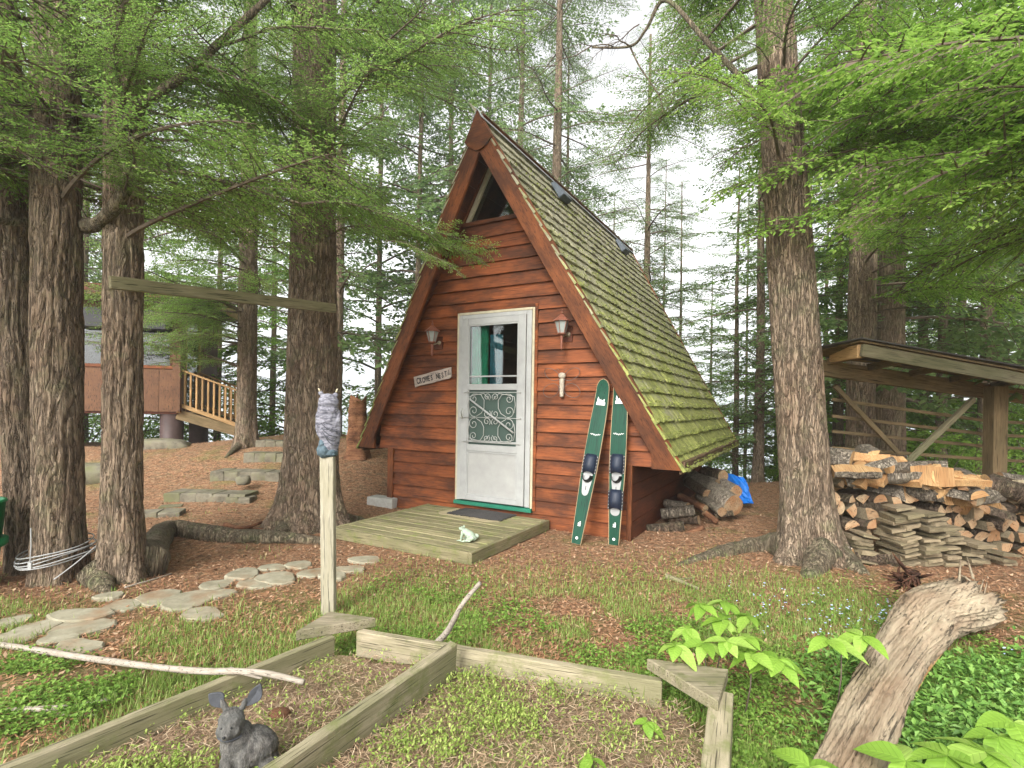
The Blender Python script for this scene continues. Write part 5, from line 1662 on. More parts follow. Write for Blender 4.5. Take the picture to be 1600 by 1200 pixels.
# rock by the pier
def rock(name, px, py, sx, sy, sz, label, seed, mat='rock', rz=0, dz=0):
    p = on(px, py)
    n = 22; mb = MB().ell((0, 0, 0), (1, 1, 1), n)
    v = np.array(mb.v)
    nn = fbm(v[:, 0] * 1.3, v[:, 1] * 1.3, v[:, 2] * 1.3, seed, 3)
    v = np.sign(v) * np.abs(v) ** .75 * (1 + .28 * nn)[:, None] * np.array([sx, sy, sz])
    mb.v = [tuple(q) for q in v]
    o = obj(name, mb, M[mat], None, True); o.location = p + V(0, 0, dz); o.rotation_euler = (0, 0, rz)
    tag(o, label, 'rock'); return o
rock('boulder', 130, 742, .7, .35, .17, 'flat mossy ledge of rock under the left cottage pier', 4)
rock('boulder', 246, 700, .55, .3, .16, 'grey lichen boulder under the cottage beside the right pier', 5, rz=.3)
rock('boulder', 640 - 260, 758 + 10, .09, .07, .07, 'tan stone lying on the lowest stone step', 6, dz=.15)

# ------------------------------------------------------------------ stone steps
def stone_step(px, py, n, label, seed, wide=.17, deep=.3, hh=.10, rz=.0, lower=False):
    r = random.Random(seed)
    p = on(px, py)
    S = empty('stone_step', p, rz); tag(S, label, 'stone step')
    for row in range(2 if lower else 1):
        for i in range(n):
            w = wide * r.uniform(.85, 1.15)
            x = (i - n / 2 + .5) * wide
            mb = MB()
            vs = []
            for z in (-.06, hh * .55, hh):
                k = .96 if z == hh else 1
                for a, b in ((-1, -1), (1, -1), (1, 1), (-1, 1)):
                    vs.append((x + a * wide * .494 * k + r.uniform(-.006, .006), b * deep / 2 * k + r.uniform(-.01, .01) - row * (deep + .01), z + r.uniform(-.006, .006) - row * .09))
            fs = [(8, 9, 10, 11)]
            for l in (0, 4):
                for k in range(4): fs.append((l + k, l + (k + 1) % 4, l + 4 + (k + 1) % 4, l + 4 + k))
            mb.add(vs, fs)
            o = obj('block', mb, M['rock'], S); bevel(o, .006, 2)
    return S
stone_step(332, 778, 5, 'lowest stone step, a row of blocks with a tan stone on it', 1, .21, .36, .085, -.02)
stone_step(378, 783, 2, 'small low kerb block at the right end of the lowest step', 7, .15, .2, .06, -.02)
stone_step(392, 744, 5, 'second stone step up, partly hidden by the big trunk', 2, .2, .36, .085, -.03)
stone_step(430, 717, 5, 'third stone step up, beside the big trunk', 3, .17, .32, .10, -.02)
stone_step(437, 696, 4, 'topmost stone step leading to the cottage stairs', 4, .17, .32, .09, -.02)
stone_step(252, 806, 2, 'flat paving block behind the plank-carrying trunk', 5, .22, .25, .06, .3)
stone_step(268, 792, 1, 'thin slab lying above the flat paving block', 6, .25, .16, .02, .4)

# ------------------------------------------------------------------ flagstone path
PATH = empty('flagstone_path', (0, 0, 0)); PATH['kind'] = 'structure'
def flagstone(px, py, wx, wy, seed):
    r = random.Random(seed)
    p = on(px, py)
    n = 13; ph = [r.uniform(0, 6.28) for _ in range(3)]
    out = []
    for i in range(n):
        a_ = 2 * math.pi * i / n
        k = 1 + .13 * math.sin(2 * a_ + ph[0]) + .09 * math.sin(3 * a_ + ph[1]) + r.uniform(-.05, .05)
        out.append((wx * k * math.cos(a_), wy * k * math.sin(a_)))
    vs = [(x, y, -.03) for x, y in out] + [(x, y, .012) for x, y in out] + [(x * .93, y * .93, .020 + r.uniform(-.002, .002)) for x, y in out] + [(0, 0, .022)]
    fs = []
    for l in (0, n):
        for i in range(n): fs.append((l + i, l + (i + 1) % n, l + n + (i + 1) % n, l + n + i))
    for i in range(n): fs.append((2 * n + i, 2 * n + (i + 1) % n, 3 * n))
    o = obj('flagstone', MB().add(vs, fs), M['flag'], PATH, False)
    o.location = p + V(0, 0, .006); o.rotation_euler = (r.uniform(-.02, .02), r.uniform(-.02, .02), r.uniform(-.2, .2))
for i, (px, py, w, h) in enumerate(((56, 988, 30, 14), (125, 965, 40, 11), (125, 986, 38, 15), (18, 1002, 30, 12), (190, 952, 22, 12), (248, 938, 30, 12), (297, 941, 37, 14), (240, 1014 - 0, 32, 10), (337, 918, 20, 8),
                                     (316, 964, 32, 10), (380, 900, 24, 8), (400, 916, 26, 7), (432, 907, 30, 9), (467, 886, 17, 6), (488, 899, 18, 7), (345, 932, 18, 6), (425, 890, 18, 5), (520, 903, 20, 6), (545, 893, 22, 5), (570, 878, 26, 5), (20, 975, 22, 8), (170, 935, 18, 5), (90, 1003, 25, 7))):
    if i == 7: px, py = 122, 1014
    p = on(px, py); d = p.y
    wy = h / F_PX * d / (HCAM / d) * 1.0
    flagstone(px, py, w / F_PX * d * 1.1, min(wy * 1.1, .28), i)

# ------------------------------------------------------------------ planter bed in the foreground
PZ = .165
def pf(px, py, z=PZ): return flat(px, py, z)
PLN = empty('planter_bed', V(-.4, 2.2, 0)); tag(PLN, 'low weathered timber planter bed in the foreground with a dividing plank', 'planter')
po = PLN.location
def pb(name, a, b, w, t, mat='planter', **kw): return plank(name, a - po, b - po, w, t, M[mat], PLN, n=24, **kw)
cA, cB = pf(548, 985), pf(1035, 1062)
cL = pf(-330, 1330)
def lower(p, w): return V(p.x, p.y, p.z - w / 2)
pb('board', lower(pf(560, 984), .13), lower(cB, .13), .13, .04)
pb('board', lower(pf(520, 992), .13), lower(cL, .13), .13, .04)
pb('board', lower(pf(1128, 1078, .20), .30), lower(pf(1098, 1400, .17), .30), .30, .085)
pb('divider_board', pf(708, 1005, .225) - V(0, 0, .07), pf(300, 1290, .15) - V(0, 0, .06), .16, .045, up=(.18, .1, 1))
def tri(pts, z, t, name='corner_cap'):
    P = [pf(x, y, z) - po for x, y in pts]
    vs = [(p.x, p.y, p.z) for p in P] + [(p.x, p.y, p.z - t) for p in P]
    o = obj(name, MB().add(vs, [(0, 1, 2), (5, 4, 3), (0, 3, 4, 1), (1, 4, 5, 2), (2, 5, 3, 0)]), M['planter'], PLN)
    bevel(o, .004)
tri([(462, 986), (588, 965), (515, 955)], .215, .05)
tri([(1010, 1028), (1138, 1045), (1122, 1096)], .235, .05)
# soil inside
def soil():
    xs = np.linspace(-2.6, .74, 90); ys = np.linspace(.9, 2.62, 60)
    X, Y = np.meshgrid(xs, ys); Z = .060 + .02 * fbm(X * 3, Y * 3, 0, 8, 3) + .01 * fbm(X * 12, Y * 12, 0, 2, 2)
    A, B, C_, D = pf(548, 990), cB, pf(1085, 1400), cL
    # keep inside the frame
    def side(p, q): return (q.x - p.x) * (Y - p.y) - (q.y - p.y) * (X - p.x)
    ins = np.minimum.reduce([-side(A, B) / (B - A).length, side(pf(520, 992), cL) / 3.0, -side(pf(1115, 1085), C_) / (C_ - cB).length])
    Z = np.where(ins > -.01, Z, -.12)
    v = np.stack([X, Y, Z], -1).reshape(-1, 3); nx = len(xs)
    i = np.arange(nx - 1)[None, :] + np.arange(len(ys) - 1)[:, None] * nx
    q = np.stack([i, i + 1, i + 1 + nx, i + nx], -1).reshape(-1, 4)
    k = NT('dry_planter_soil', 1); f = k.noise(k.coord(), 45, 8, .75); f2 = k.noise(k.coord(), 3, 4)
    c = k.ramp(f, [(.3, (.11, .068, .042)), (.5, (.29, .195, .12)), (.7, (.48, .38, .25))])
    k.bump(f, 1, .03); k.col(k.mix(k.ramp(f2, [(.45, (0, 0, 0)), (.65, (.5,) * 3)]), c, (.25, .27, .09)))
    o = obj('soil', mesh_np('soil', v, q, smooth=True), k.m); o.name = 'planter_soil'; tag(o, kind='structure')
soil()

# sticks
def branchy(name, P, r0_, r1_, mat, label, cat='stick', twigs=()):
    P = [Vector(p) for p in P]; base = P[0].copy()
    T = empty(name, base); 
    o = root(P, (r0_, r1_), T, 'stem'); o.data.materials.clear(); o.data.materials.append(M[mat])
    for tw in twigs:
        o = root(tw, (r1_ * .9, r1_ * .4), T, 'twig'); o.data.materials.clear(); o.data.materials.append(M[mat])
    tag(T, label, cat); return T
branchy('fallen_stick', [flat(-60, 1000, .02), flat(20, 1010, .03), flat(150, 1030, .08), flat(290, 1047, .15), flat(400, 1050, .20), flat(475, 1066, .18)], .016, .012, 'stick', 'long pale peeled stick resting across the left planter board',
        twigs=[[flat(360, 1046, .18), flat(385, 1053, .19), flat(410, 1060, .17)]])
branchy('upright_stick', [pf(684, 1003, .10), pf(700, 985, .17), at(722, 945, 2.62), at(750, 911, 2.72)], .017, .011, 'stick', 'grey stick poking up behind the planter divider')
branchy('fallen_stick', [flat(0, 1112, .02), flat(60, 1108, .04), flat(120, 1103, .03), flat(172, 1092, .03)], .014, .008, 'stick', 'short grey twig on the grass at the left edge',
        twigs=[[flat(60, 1108, .03), flat(110, 1118, .02), flat(150, 1117, .02)]])
branchy('fallen_branch', [on(1040, 900, .03), on(1062, 908, .02), on(1092, 920, .02)], .022, .010, 'greyplank', 'small dark fallen branch in the middle of the yard', twigs=[[on(1055, 905, .02), on(1085, 903, .02)]])
branchy('fallen_branch', [on(352, 820, .03), on(380, 825, .04), on(412, 815, .06)], .028, .012, 'redrot', 'broken rotten branch left of the big trunk', twigs=[[on(380, 825, .03), on(412, 826, .03)]])
branchy('fallen_stick', [on(195, 918, .02), on(240, 905, .02), on(268, 896, .02)], .007, .004, 'stick', 'thin dry stick below the plank-carrying trunk')

# ------------------------------------------------------------------ owl on its post
pp = flat(514, 960, .03)
OP = empty('owl_post', pp); tag(OP, 'bleached square wooden post carrying the owl decoy', 'post')
ptop = at(512, 713, pp.y)
plank('post', (0, 0, -.05), (ptop - pp), .082, .05, M['post'], OP, up=(1, 0, 0), n=30, rough=.0015)
OW = empty('owl_decoy', ptop, .2); tag(OW, 'grey plastic owl decoy with tufted ears on the post', 'owl decoy')
s = (ptop.y) / F_PX
sh = [((.0, 0, .23), (.070, .062, .10)), ((.010, 0, .17), (.072, .062, .12)), ((.012, 0, .10), (.056, .052, .10)), ((0, 0, .325), (.062, .056, .062)), ((-.002, 0, .275), (.066, .06, .06)),
      ((.018, .0, .055), (.046, .042, .07)), ((.062, 0, .20), (.018, .04, .085)), ((-.058, 0, .21), (.016, .04, .085)),
      ((-.045, 0, .385), (.014, .013, .020), rt(-18, 'Y')), ((.040, 0, .375), (.015, .013, .018), rt(18, 'Y'))]
blob('owl_body', sh, M['owl'], OW, .0048, .010, .03, 2)
blob('owl_base', [((-.02, -.01, .035), (.045, .048, .045)), ((.02, .0, .03), (.04, .045, .035)), ((-.03, -.02, .075), (.025, .03, .03)), ((.0, 0, .012), (.06, .05, .016))], M['owlbase'], OW, .006, .014, .02, 1)
for sx_, tx in ((-.05, -.062), (.045, .055)):
    obj('ear_tuft', MB().tube([(sx_, -.004, .395), (sx_ + (tx - sx_) * .5, -.006, .412), (tx, -.006, .418)], [.007, .005, .001], 8), M['cream'], OW, True)
mb = MB()
for i, (x0_, z0_, x1_, z1_) in enumerate(((-.03, .175, .055, .125), (-.025, .15, .05, .098), (-.01, .125, .05, .072), (-.035, .205, .06, .155))):
    mb.tube([(x0_ + (x1_ - x0_) * t, -.055 - .012 * math.sin(t * 3.14), z0_ + (z1_ - z0_) * t - .012 * math.sin(t * 3.14)) for t in [k / 8 for k in range(9)]], .0022, 5)
obj('feather_lines', mb, M['darkear'], OW, True)

# ------------------------------------------------------------------ animal statue in the planter
sb = at(372, 1120, 1.80)
ST2 = empty('animal_statue', V(sb.x + .01, sb.y, .06), math.radians(8)); ST2.scale = (.84, .84, .86); tag(ST2, 'weathered grey garden statue of a sitting animal with big dark ears', 'statue')
sh = [((.035, .02, .075), (.105, .085, .085)), ((.055, .03, .065), (.085, .08, .075)), ((-.01, 0, .115), (.068, .065, .085)), ((-.025, -.015, .165), (.050, .048, .05)),
      ((-.028, -.025, .215), (.050, .052, .050)), ((-.030, -.055, .195), (.036, .036, .032)), ((-.028, -.08, .188), (.020, .018, .018)), ((-.055, -.05, .192), (.022, .026, .022)), ((-.002, -.05, .192), (.022, .026, .022)),
      ((-.035, -.045, .05), (.028, .028, .065)), ((.03, -.05, .05), (.028, .028, .065)), ((-.035, -.07, .012), (.03, .04, .016)), ((.035, -.075, .012), (.03, .04, .016)), ((.11, -.0, .03), (.04, .06, .03)),
      ((-.065, .0, .262), (.012, .012, .03), rt(-25, 'Y')), ((.010, .0, .262), (.012, .012, .03), rt(20, 'Y'))]
blob('body', sh, M['statue'], ST2, .0045, .006, .018, 2)
def ear(cx, cz, ang, w, h):
    mb = MB(); n = 12
    P = [(0, 0)] + [(w * math.sin(math.pi * t) * (1.0 if t < .5 else 1), h * t) for t in [i / 8 for i in range(1, 8)]] + [(0, h)] + [(-w * .55 * math.sin(math.pi * t), h * t) for t in [i / 8 for i in range(7, 0, -1)]]
    c, s_ = math.cos(ang), math.sin(ang)
    Q = [(cx + x * c + z * s_, cz - x * s_ + z * c) for x, z in P]
    cxm = sum(q[0] for q in Q) / len(Q); czm = sum(q[1] for q in Q) / len(Q)
    k = len(Q)
    vs = [(x, -.004, z) for x, z in Q] + [(cxm, .010, czm)] + [(x, .006, z) for x, z in Q] + [(cxm, .022, czm)]
    fs = [((i + 1) % k, i, k) for i in range(k)] + [(k + 1 + i, k + 1 + (i + 1) % k, 2 * k + 1) for i in range(k)] + [(i, (i + 1) % k, k + 1 + (i + 1) % k, k + 1 + i) for i in range(k)]
    o = obj('ear', mb.add(vs, fs), M['darkear'], ST2, True)
    bevel(o, .003, 2)
ear(-.072, .255, -.75, .040, .080)
ear(.020, .255, .55, .034, .105)
for sx_ in (-.046, -.010): obj('eye', MB().ell((sx_, -.075, .214), (.005, .004, .005), 8), M['black'], ST2, True)
obj('nose', MB().ell((-.028, -.098, .192), (.007, .006, .005), 8), M['black'], ST2, True)
obj('collar', MB().tube([(-.028 + .053 * math.cos(a_), -.012 + .05 * math.sin(a_), .168 + .010 * math.sin(a_)) for a_ in [2 * math.pi * i / 24 for i in range(25)]], .005, 6), M['darkear'], ST2, True)

# ------------------------------------------------------------------ big fallen log
def fallen_log():
    P = [flat(1290, 1300, .08), flat(1333, 1185, .10), flat(1370, 1085, .12), flat(1410, 1012, .13), at(1452, 962, 2.95), at(1512, 940, 3.2)]
    ra = [.085, .088, .092, .108, .138, .165]
    T = empty('fallen_log', P[0]); tag(T, 'bleached twisted fallen log with a torn root end on the right', 'log')
    n = 170; nth = 180
    ts = np.linspace(0, 5, n); pc = np.array([tuple(p - P[0]) for p in P])
    C = np.stack([np.interp(ts, range(6), pc[:, i]) for i in range(3)], 1)
    for _ in range(6): C[1:-1] = (C[:-2] + C[1:-1] * 2 + C[2:]) / 4
    Rr = np.interp(ts, range(6), ra)
    tg = np.gradient(C, axis=0); tg /= np.linalg.norm(tg, axis=1)[:, None]
    a = np.cross(tg, [0, 0, 1.0]); a /= np.linalg.norm(a, axis=1)[:, None]; b = np.cross(a, tg)
    th = np.linspace(0, 2 * np.pi, nth, endpoint=False)
    S, T_ = np.meshgrid(ts, th, indexing='ij')
    n1 = fbm(np.cos(T_) * 2.2, np.sin(T_) * 2.2, S * .7 + T_ * .0, 13, 4)
    groove = np.abs(fbm(np.cos(T_ + S * .25) * 5, np.sin(T_ + S * .25) * 5, S * .9, 23, 3))
    rr = Rr[:, None] * (1 + .24 * n1 - .34 * np.exp(-(groove / .06) ** 2) * .6 + .10 * np.cos(2 * T_ + .8) + .02 * fbm(np.cos(T_) * 16, np.sin(T_) * 16, S * 3, 5, 2))
    gv = fbm(np.cos(T_ + S * .3) * 11, np.sin(T_ + S * .3) * 11, S * 1.1, 31, 3)
    rr = rr * (1 - .10 * np.exp(-(np.abs(gv) / .07) ** 2)) + .006 * fbm(np.cos(T_ + S * .2) * 30, np.sin(T_ + S * .2) * 30, S * 2.2, 8, 2)
    rr *= 1 - .25 * sm((S - 4.6) / .5) * (.5 + fbm(np.cos(T_) * 4, np.sin(T_) * 4, 0, 6, 2))
    V_ = C[:, None, :] + a[:, None, :] * (rr * np.cos(T_))[..., None] + b[:, None, :] * (rr * np.sin(T_) * .85)[..., None]
    # torn end
    V_[-1] += tg[-1] * (.14 * np.random.RandomState(2).rand(nth))[:, None]; V_[-2] += tg[-1] * (.05 * np.random.RandomState(5).rand(nth))[:, None]
    v = V_.reshape(-1, 3)
    i = np.arange(n - 1)[:, None] * nth; j = np.arange(nth)[None, :]
    q = np.stack([i + j, i + nth + j, i + nth + (j + 1) % nth, i + (j + 1) % nth], -1).reshape(-1, 4)
    cap = [tuple(range(nth))]
    tcap = [(k, (k + 1) % nth, len(v)) for k in range(nth)] + [((n - 1) * nth + (k + 1) % nth, (n - 1) * nth + k, len(v) + 1) for k in range(nth)]
    v = np.concatenate([v, [C[0] - tg[0] * .0], [C[-1] - tg[-1] * .12]])
    # grain along the log
    ax = Vector(pc[-1]).normalized()
    Mx, _ = frame((0, 0, 0), ax)
    Mi = np.array(Mx.inverted())[:3, :3]
    obj('trunk', mesh_np('trunk', v @ Mi.T, q, tcap, smooth=True), M['drift'], T, mw=Mx)
    # splinters of red rotten heartwood at the torn end and a dangling splinter on the right
    r = random.Random(9)
    mb = MB()
    for k in range(34):
        a_ = r.uniform(0, 6.28); rad_ = r.uniform(.02, .20)
        p = P[-1] - P[0] + V(math.cos(a_) * rad_ * .6 + r.uniform(-.05, .02), -.05, math.sin(a_) * rad_)
        d = V(r.uniform(-.25, .35), r.uniform(.1, .5), r.uniform(-.1, .5)); l = r.uniform(.10, .26)
        w = r.uniform(.003, .008)
        mb.tube([p, p + d * l * .5, p + d * l], [w, w * .8, .001], 4)
    obj('splinters', mb, M['drift'], T, True)['kind'] = 'stuff'
    mb = MB()
    for k in range(44):
        p = at(1405 + r.uniform(-6, 30), 905 + r.uniform(-14, 12), 3.28) - P[0]
        d = V(r.uniform(-1, .2), r.uniform(-.5, .1), r.uniform(-.35, .5)); l = r.uniform(.12, .30); w = r.uniform(.004, .013)
        mb.tube([p + V(.05, .05, -.02), p + d * l * .5, p + d * l], [w, w * .9, .002], 5)
    obj('torn_heartwood', mb, M['redrot'], T, True)['kind'] = 'stuff'
    # pale split slab along the right flank
    slab = [flat(1400, 1105, .06), flat(1430, 1045, .07), flat(1470, 990, .09), flat(1500, 968, .12)]
    mb = MB(); mb.tube([p - P[0] for p in slab], [.035, .05, .06, .03], 8); obj('loose_slab', mb, M['split'], T, True).scale = (1, 1, 1)
    mb = MB()
    obj('broken_slat', mb.tube([at(1462, 950, 3.0) - P[0], flat(1487, 1003, .03) - P[0]], [.008, .005], 5), M['split'], T)
fallen_log()

# ------------------------------------------------------------------ sawn stump left of the cabin wall
p = at(558, 712, 8.4); p.z = float(H(p.x, p.y)) - .05
SM = empty('tree_stump', p); tag(SM, 'tall torn reddish stump between the owl post and the cabin', 'stump')
mb = MB(); n = 20; r = random.Random(8); pts = []
hh = at(558, 620, 8.4).z - p.z
for j in range(14):
    z = hh * j / 13
    for k in range(n):
        a_ = 2 * math.pi * k / n
        rr = (.145 - .01 * j / 13 + .07 * math.exp(-j / 1.5)) * (1 + .45 * float(fbm(math.cos(a_) * 3, math.sin(a_) * 3, z * 3, 3, 4)))
        mb.v.append((rr * math.cos(a_), rr * math.sin(a_) * .7, z + (r.uniform(-.10, .06) if j == 13 else 0)))
for j in range(13):
    for k in range(n): mb.f.append((j * n + k, j * n + (k + 1) % n, (j + 1) * n + (k + 1) % n, (j + 1) * n + k)); mb.m.append(0)
mb.f.append(tuple(13 * n + k for k in range(n))); mb.m.append(0)
obj('stump_body', mb, M['redrot'], SM, True)

# ------------------------------------------------------------------ logs beside the cabin
def log_obj(name, p0, p1, r_, mat, label, group, seed, cat='log', endmat='endgrain'):
    p0, p1 = Vector(p0), Vector(p1)
    Mx, L = frame(p0, p1)
    n, nth = 10, 16; r = np.random.RandomState(seed); v = []
    mb = MB()
    for i in range(n + 1):
        for k in range(nth):
            a_ = 2 * math.pi * k / nth
            rr = r_ * (1 + .16 * float(fbm(math.cos(a_) * 1.5 + seed, math.sin(a_) * 1.5, i * .35, seed, 3)))
            mb.v.append((L * i / n, rr * math.cos(a_), rr * math.sin(a_)))
    for i in range(n):
        for k in range(nth): mb.f.append((i * nth + k, (i + 1) * nth + k, (i + 1) * nth + (k + 1) % nth, i * nth + (k + 1) % nth)); mb.m.append(0)
    mb.f.append(tuple(range(nth))); mb.m.append(1); mb.f.append(tuple(n * nth + k for k in range(nth - 1, -1, -1))); mb.m.append(1)
    me = mb.mesh(name, True)
    for f in me.polygons:
        if f.material_index == 1: f.use_smooth = False
    o = obj(name, me, [M[mat], M[endmat]], None, mw=Mx)
    tag(o, label, cat, group); return o
GL = 'logs heaped beside the cabin'
def C3(px, py, y): return at(px, py, y)
log_obj('log', C3(1146, 790, 6.25), C3(1080, 748, 7.1), .13, 'birch', 'thickest grey log of the heap beside the cabin side wall', GL, 1)
log_obj('log', C3(1150, 768, 6.6), C3(1098, 742, 7.4), .085, 'birch', 'pale log behind the thickest log beside the cabin', GL, 2)
log_obj('log', C3(1085, 797, 5.9), C3(1033, 803, 6.0), .062, 'birch', 'short pale log lying near the cabin corner', GL, 3)
log_obj('log', C3(1068, 822, 5.65), C3(1010, 828, 5.7), .058, 'logbark', 'mottled log lowest in the heap near the cabin corner', GL, 4)
log_obj('log', C3(1092, 812, 5.9), C3(1045, 812, 6.1), .05, 'logbark', 'thin bark-covered log between the two short logs', GL, 5)
log_obj('log', C3(1102, 795, 6.2), C3(1062, 775, 6.6), .045, 'redrot', 'reddish split log in the middle of the heap', GL, 6)
log_obj('log', C3(1130, 745, 6.9), C3(1102, 738, 7.2), .09, 'logbark', 'upper grey log end at the back of the heap', GL, 7)
log_obj('log', C3(1100, 800, 6.0), C3(1120, 815, 6.0), .035, 'redrot', 'small broken piece lying in front of the thick log', GL, 8)
for i_, (a_, b_, rr_, mt_, lb_) in enumerate(((C3(1128, 800, 6.1), C3(1092, 775, 6.7), .055, 'birch', 'pale thin log leaning low against the thickest log'), (C3(1105, 772, 6.5), C3(1075, 752, 6.9), .06, 'logbark', 'grey log wedged behind the reddish split log'),
        (C3(1075, 792, 5.95), C3(1040, 786, 6.2), .05, 'birch', 'short white log topmost near the cabin corner'), (C3(1120, 757, 6.8), C3(1085, 745, 7.1), .07, 'birch', 'pale log on top of the heap under the eave'),
        (C3(1098, 824, 5.7), C3(1070, 836, 5.6), .03, 'redrot', 'thin reddish stick at the front of the heap'), (C3(1146, 802, 6.1), C3(1118, 806, 6.2), .035, 'logbark', 'small dark branch piece right of the heap'))):
    log_obj('log', a_, b_, rr_, mt_, lb_, GL, 40 + i_)
log_obj('post_stub', V(*tuple(cw(.30, 3.4, -.2))), V(*tuple(cw(.30, 3.4, .74))), .09, 'logbark', 'upright round pier under the rear eave of the cabin', None, 9, 'pier')
tp = empty('blue_tarp', C3(1148, 772, 7.6)); tag(tp, 'folded bright blue tarp behind the log heap', 'tarp')
r = random.Random(6); n = 8; mb = MB(); vs = []
P0 = [C3(1128, 736, 7.6), C3(1162, 748, 7.2), C3(1177, 788, 7.0), C3(1140, 785, 7.3)]
for j in range(n + 1):
    for i in range(n + 1):
        u_, v_ = i / n, j / n
        q = P0[0] * (1 - u_) * (1 - v_) + P0[1] * u_ * (1 - v_) + P0[2] * u_ * v_ + P0[3] * (1 - u_) * v_
        vs.append(q - tp.location + V(r.uniform(-.01, .01), -.12 * math.sin(math.pi * u_) + r.uniform(-.015, .015), .02 * math.sin(7 * v_) + r.uniform(-.008, .008)))
mb.add(vs, [(j * (n + 1) + i, j * (n + 1) + i + 1, (j + 1) * (n + 1) + i + 1, (j + 1) * (n + 1) + i) for j in range(n) for i in range(n)])
o = obj('tarp_sheet', mb, M['tarp'], tp); o.modifiers.new('thick', 'SOLIDIFY').thickness = .02

# ------------------------------------------------------------------ woodshed
WS = empty('woodshed', V(4.4, 5.8, 0)); tag(WS, 'open-sided lean-to woodshed with slatted back over the firewood', 'shed')
wo = WS.location
def wp(px, py, y): return at(px, py, y) - wo
def wpl(name, a, b, w, t, mat='shedwood', **kw): return plank(name, a, b, w, t, M[mat], WS, n=16, **kw)
bl, br = wp(1262, 572, 5.65), wp(1700, 634, 6.5)
wpl('back_beam', bl, br, .17, .06)
fl, fr_ = wp(1346, 547, 4.9), wp(1760, 622, 5.3)
wpl('front_fascia', fl, fr_, .115, .04, 'greyplank')
wpl('end_fascia', wp(1299, 557, 5.62), wp(1343, 549, 4.95), .125, .04, 'freshwood')
for t in (.06, .19, .33, .47, .62, .78, .95):
    a = bl + (br - bl) * t + V(0, -.02, .075); b = fl + (fr_ - fl) * t + V(0, .03, .02)
    wpl('rafter', a, b, .07, .04)
# roof boards
for k_ in range(5):
    t0, t1 = k_ / 5, (k_ + 1) / 5 - .008
    q = [bl + (fl - bl) * t0 + V(-.05, .05, .135), br + (fr_ - br) * t0 + V(0, .05, .135), br + (fr_ - br) * t1 + V(0, -.04, .095), bl + (fl - bl) * t1 + V(-.05, -.04, .095)]
    z_ = lambda t: V(0, 0, .13 - .05 * t)
    A0 = bl + (fl - bl) * t0 + z_(t0); B0 = br + (fr_ - br) * t0 + z_(t0); A1 = bl + (fl - bl) * t1 + z_(t1); B1 = br + (fr_ - br) * t1 + z_(t1)
    vs = [A0, B0, B1, A1] + [p + V(0, 0, .018) for p in (A0, B0, B1, A1)]
    obj('roof_board', MB().add(vs, [(0, 1, 2, 3), (7, 6, 5, 4), (0, 4, 5, 1), (1, 5, 6, 2), (2, 6, 7, 3), (3, 7, 4, 0)]), M['shedwood'], WS)
vs = [bl + V(-.12, .08, .152), br + V(.1, .08, .152), fr_ + V(.1, -.05, .102), fl + V(-.03, -.05, .102)]
obj('roof_felt', MB().add([v for v in vs] + [v + V(0, 0, .012) for v in vs], [(0, 1, 2, 3), (7, 6, 5, 4), (0, 4, 5, 1), (1, 5, 6, 2), (2, 6, 7, 3), (3, 7, 4, 0)]), M['darkroof'], WS)
pa = wp(1556, 612, 5.85)
wpl('corner_post', V(pa.x, pa.y, -.1), pa + V(0, 0, .06), .16, .14, up=(1, 0, 0))
pa = wp(1268, 580, 5.72)
wpl('corner_post', V(pa.x, pa.y, -.1), pa, .12, .12, up=(1, 0, 0))
pa = wp(1690, 634, 6.4)
wpl('corner_post', V(pa.x, pa.y, -.1), pa, .14, .12, up=(1, 0, 0))
for ya, yb in ((624, 658), (650, 679), (674, 698), (700, 718)):
    wpl('slat', wp(1300, ya, 5.95), wp(1545, yb, 6.15), .036, .02)
    wpl('slat', wp(1545, yb, 6.19), wp(1720, yb + 9, 6.7), .036, .02)
wpl('brace', wp(1304, 603, 5.85), wp(1402, 706, 5.85), .05, .04)
wpl('brace', wp(1522, 623, 5.78), wp(1418, 722, 5.5), .06, .04, 'greyplank')

# ------------------------------------------------------------------ firewood
r = random.Random(21)
def wedge_mesh(seed, kind):
    r = random.Random(seed)
    R_ = r.uniform(.075, .11); L = r.uniform(.36, .44)
    if kind == 'half': a0, a1 = 0, math.pi
    elif kind == 'quarter': a0, a1 = .2, r.uniform(1.4, 2.2)
    else: a0, a1 = 0, 2 * math.pi
    n = 9
    arc = [(R_ * math.cos(a0 + (a1 - a0) * i / n) * r.uniform(.95, 1.05), R_ * math.sin(a0 + (a1 - a0) * i / n) * r.uniform(.95, 1.05)) for i in range(n + (0 if kind == 'round' else 1))]
    poly = arc if kind == 'round' else arc + ([(r.uniform(-.01, .01), r.uniform(-.012, .004))] if kind == 'quarter' else [])
    cx = sum(p[0] for p in poly) / len(poly); cz = sum(p[1] for p in poly) / len(poly)
    poly = [(p[0] - cx, p[1] - cz) for p in poly]
    mb = MB(); k = len(poly); rows = 4
    for j in range(rows + 1):
        y = L * j / rows
        s = 1 + r.uniform(-.06, .06)
        dx, dz = r.uniform(-.006, .006), r.uniform(-.006, .006)
        for p in poly: mb.v.append((p[0] * s + dx, y, p[1] * s + dz))
    nb_ = len(arc) - 1 if kind != 'round' else len(arc)
    for j in range(rows):
        for i in range(k):
            mb.f.append((j * k + i, j * k + (i + 1) % k, (j + 1) * k + (i + 1) % k, (j + 1) * k + i)); mb.m.append(0 if i < nb_ else 1)
    mb.f.append(tuple(range(k - 1, -1, -1))); mb.m.append(2); mb.f.append(tuple(rows * k + i for i in range(k))); mb.m.append(2)
    return mb.mesh('firewood', False)
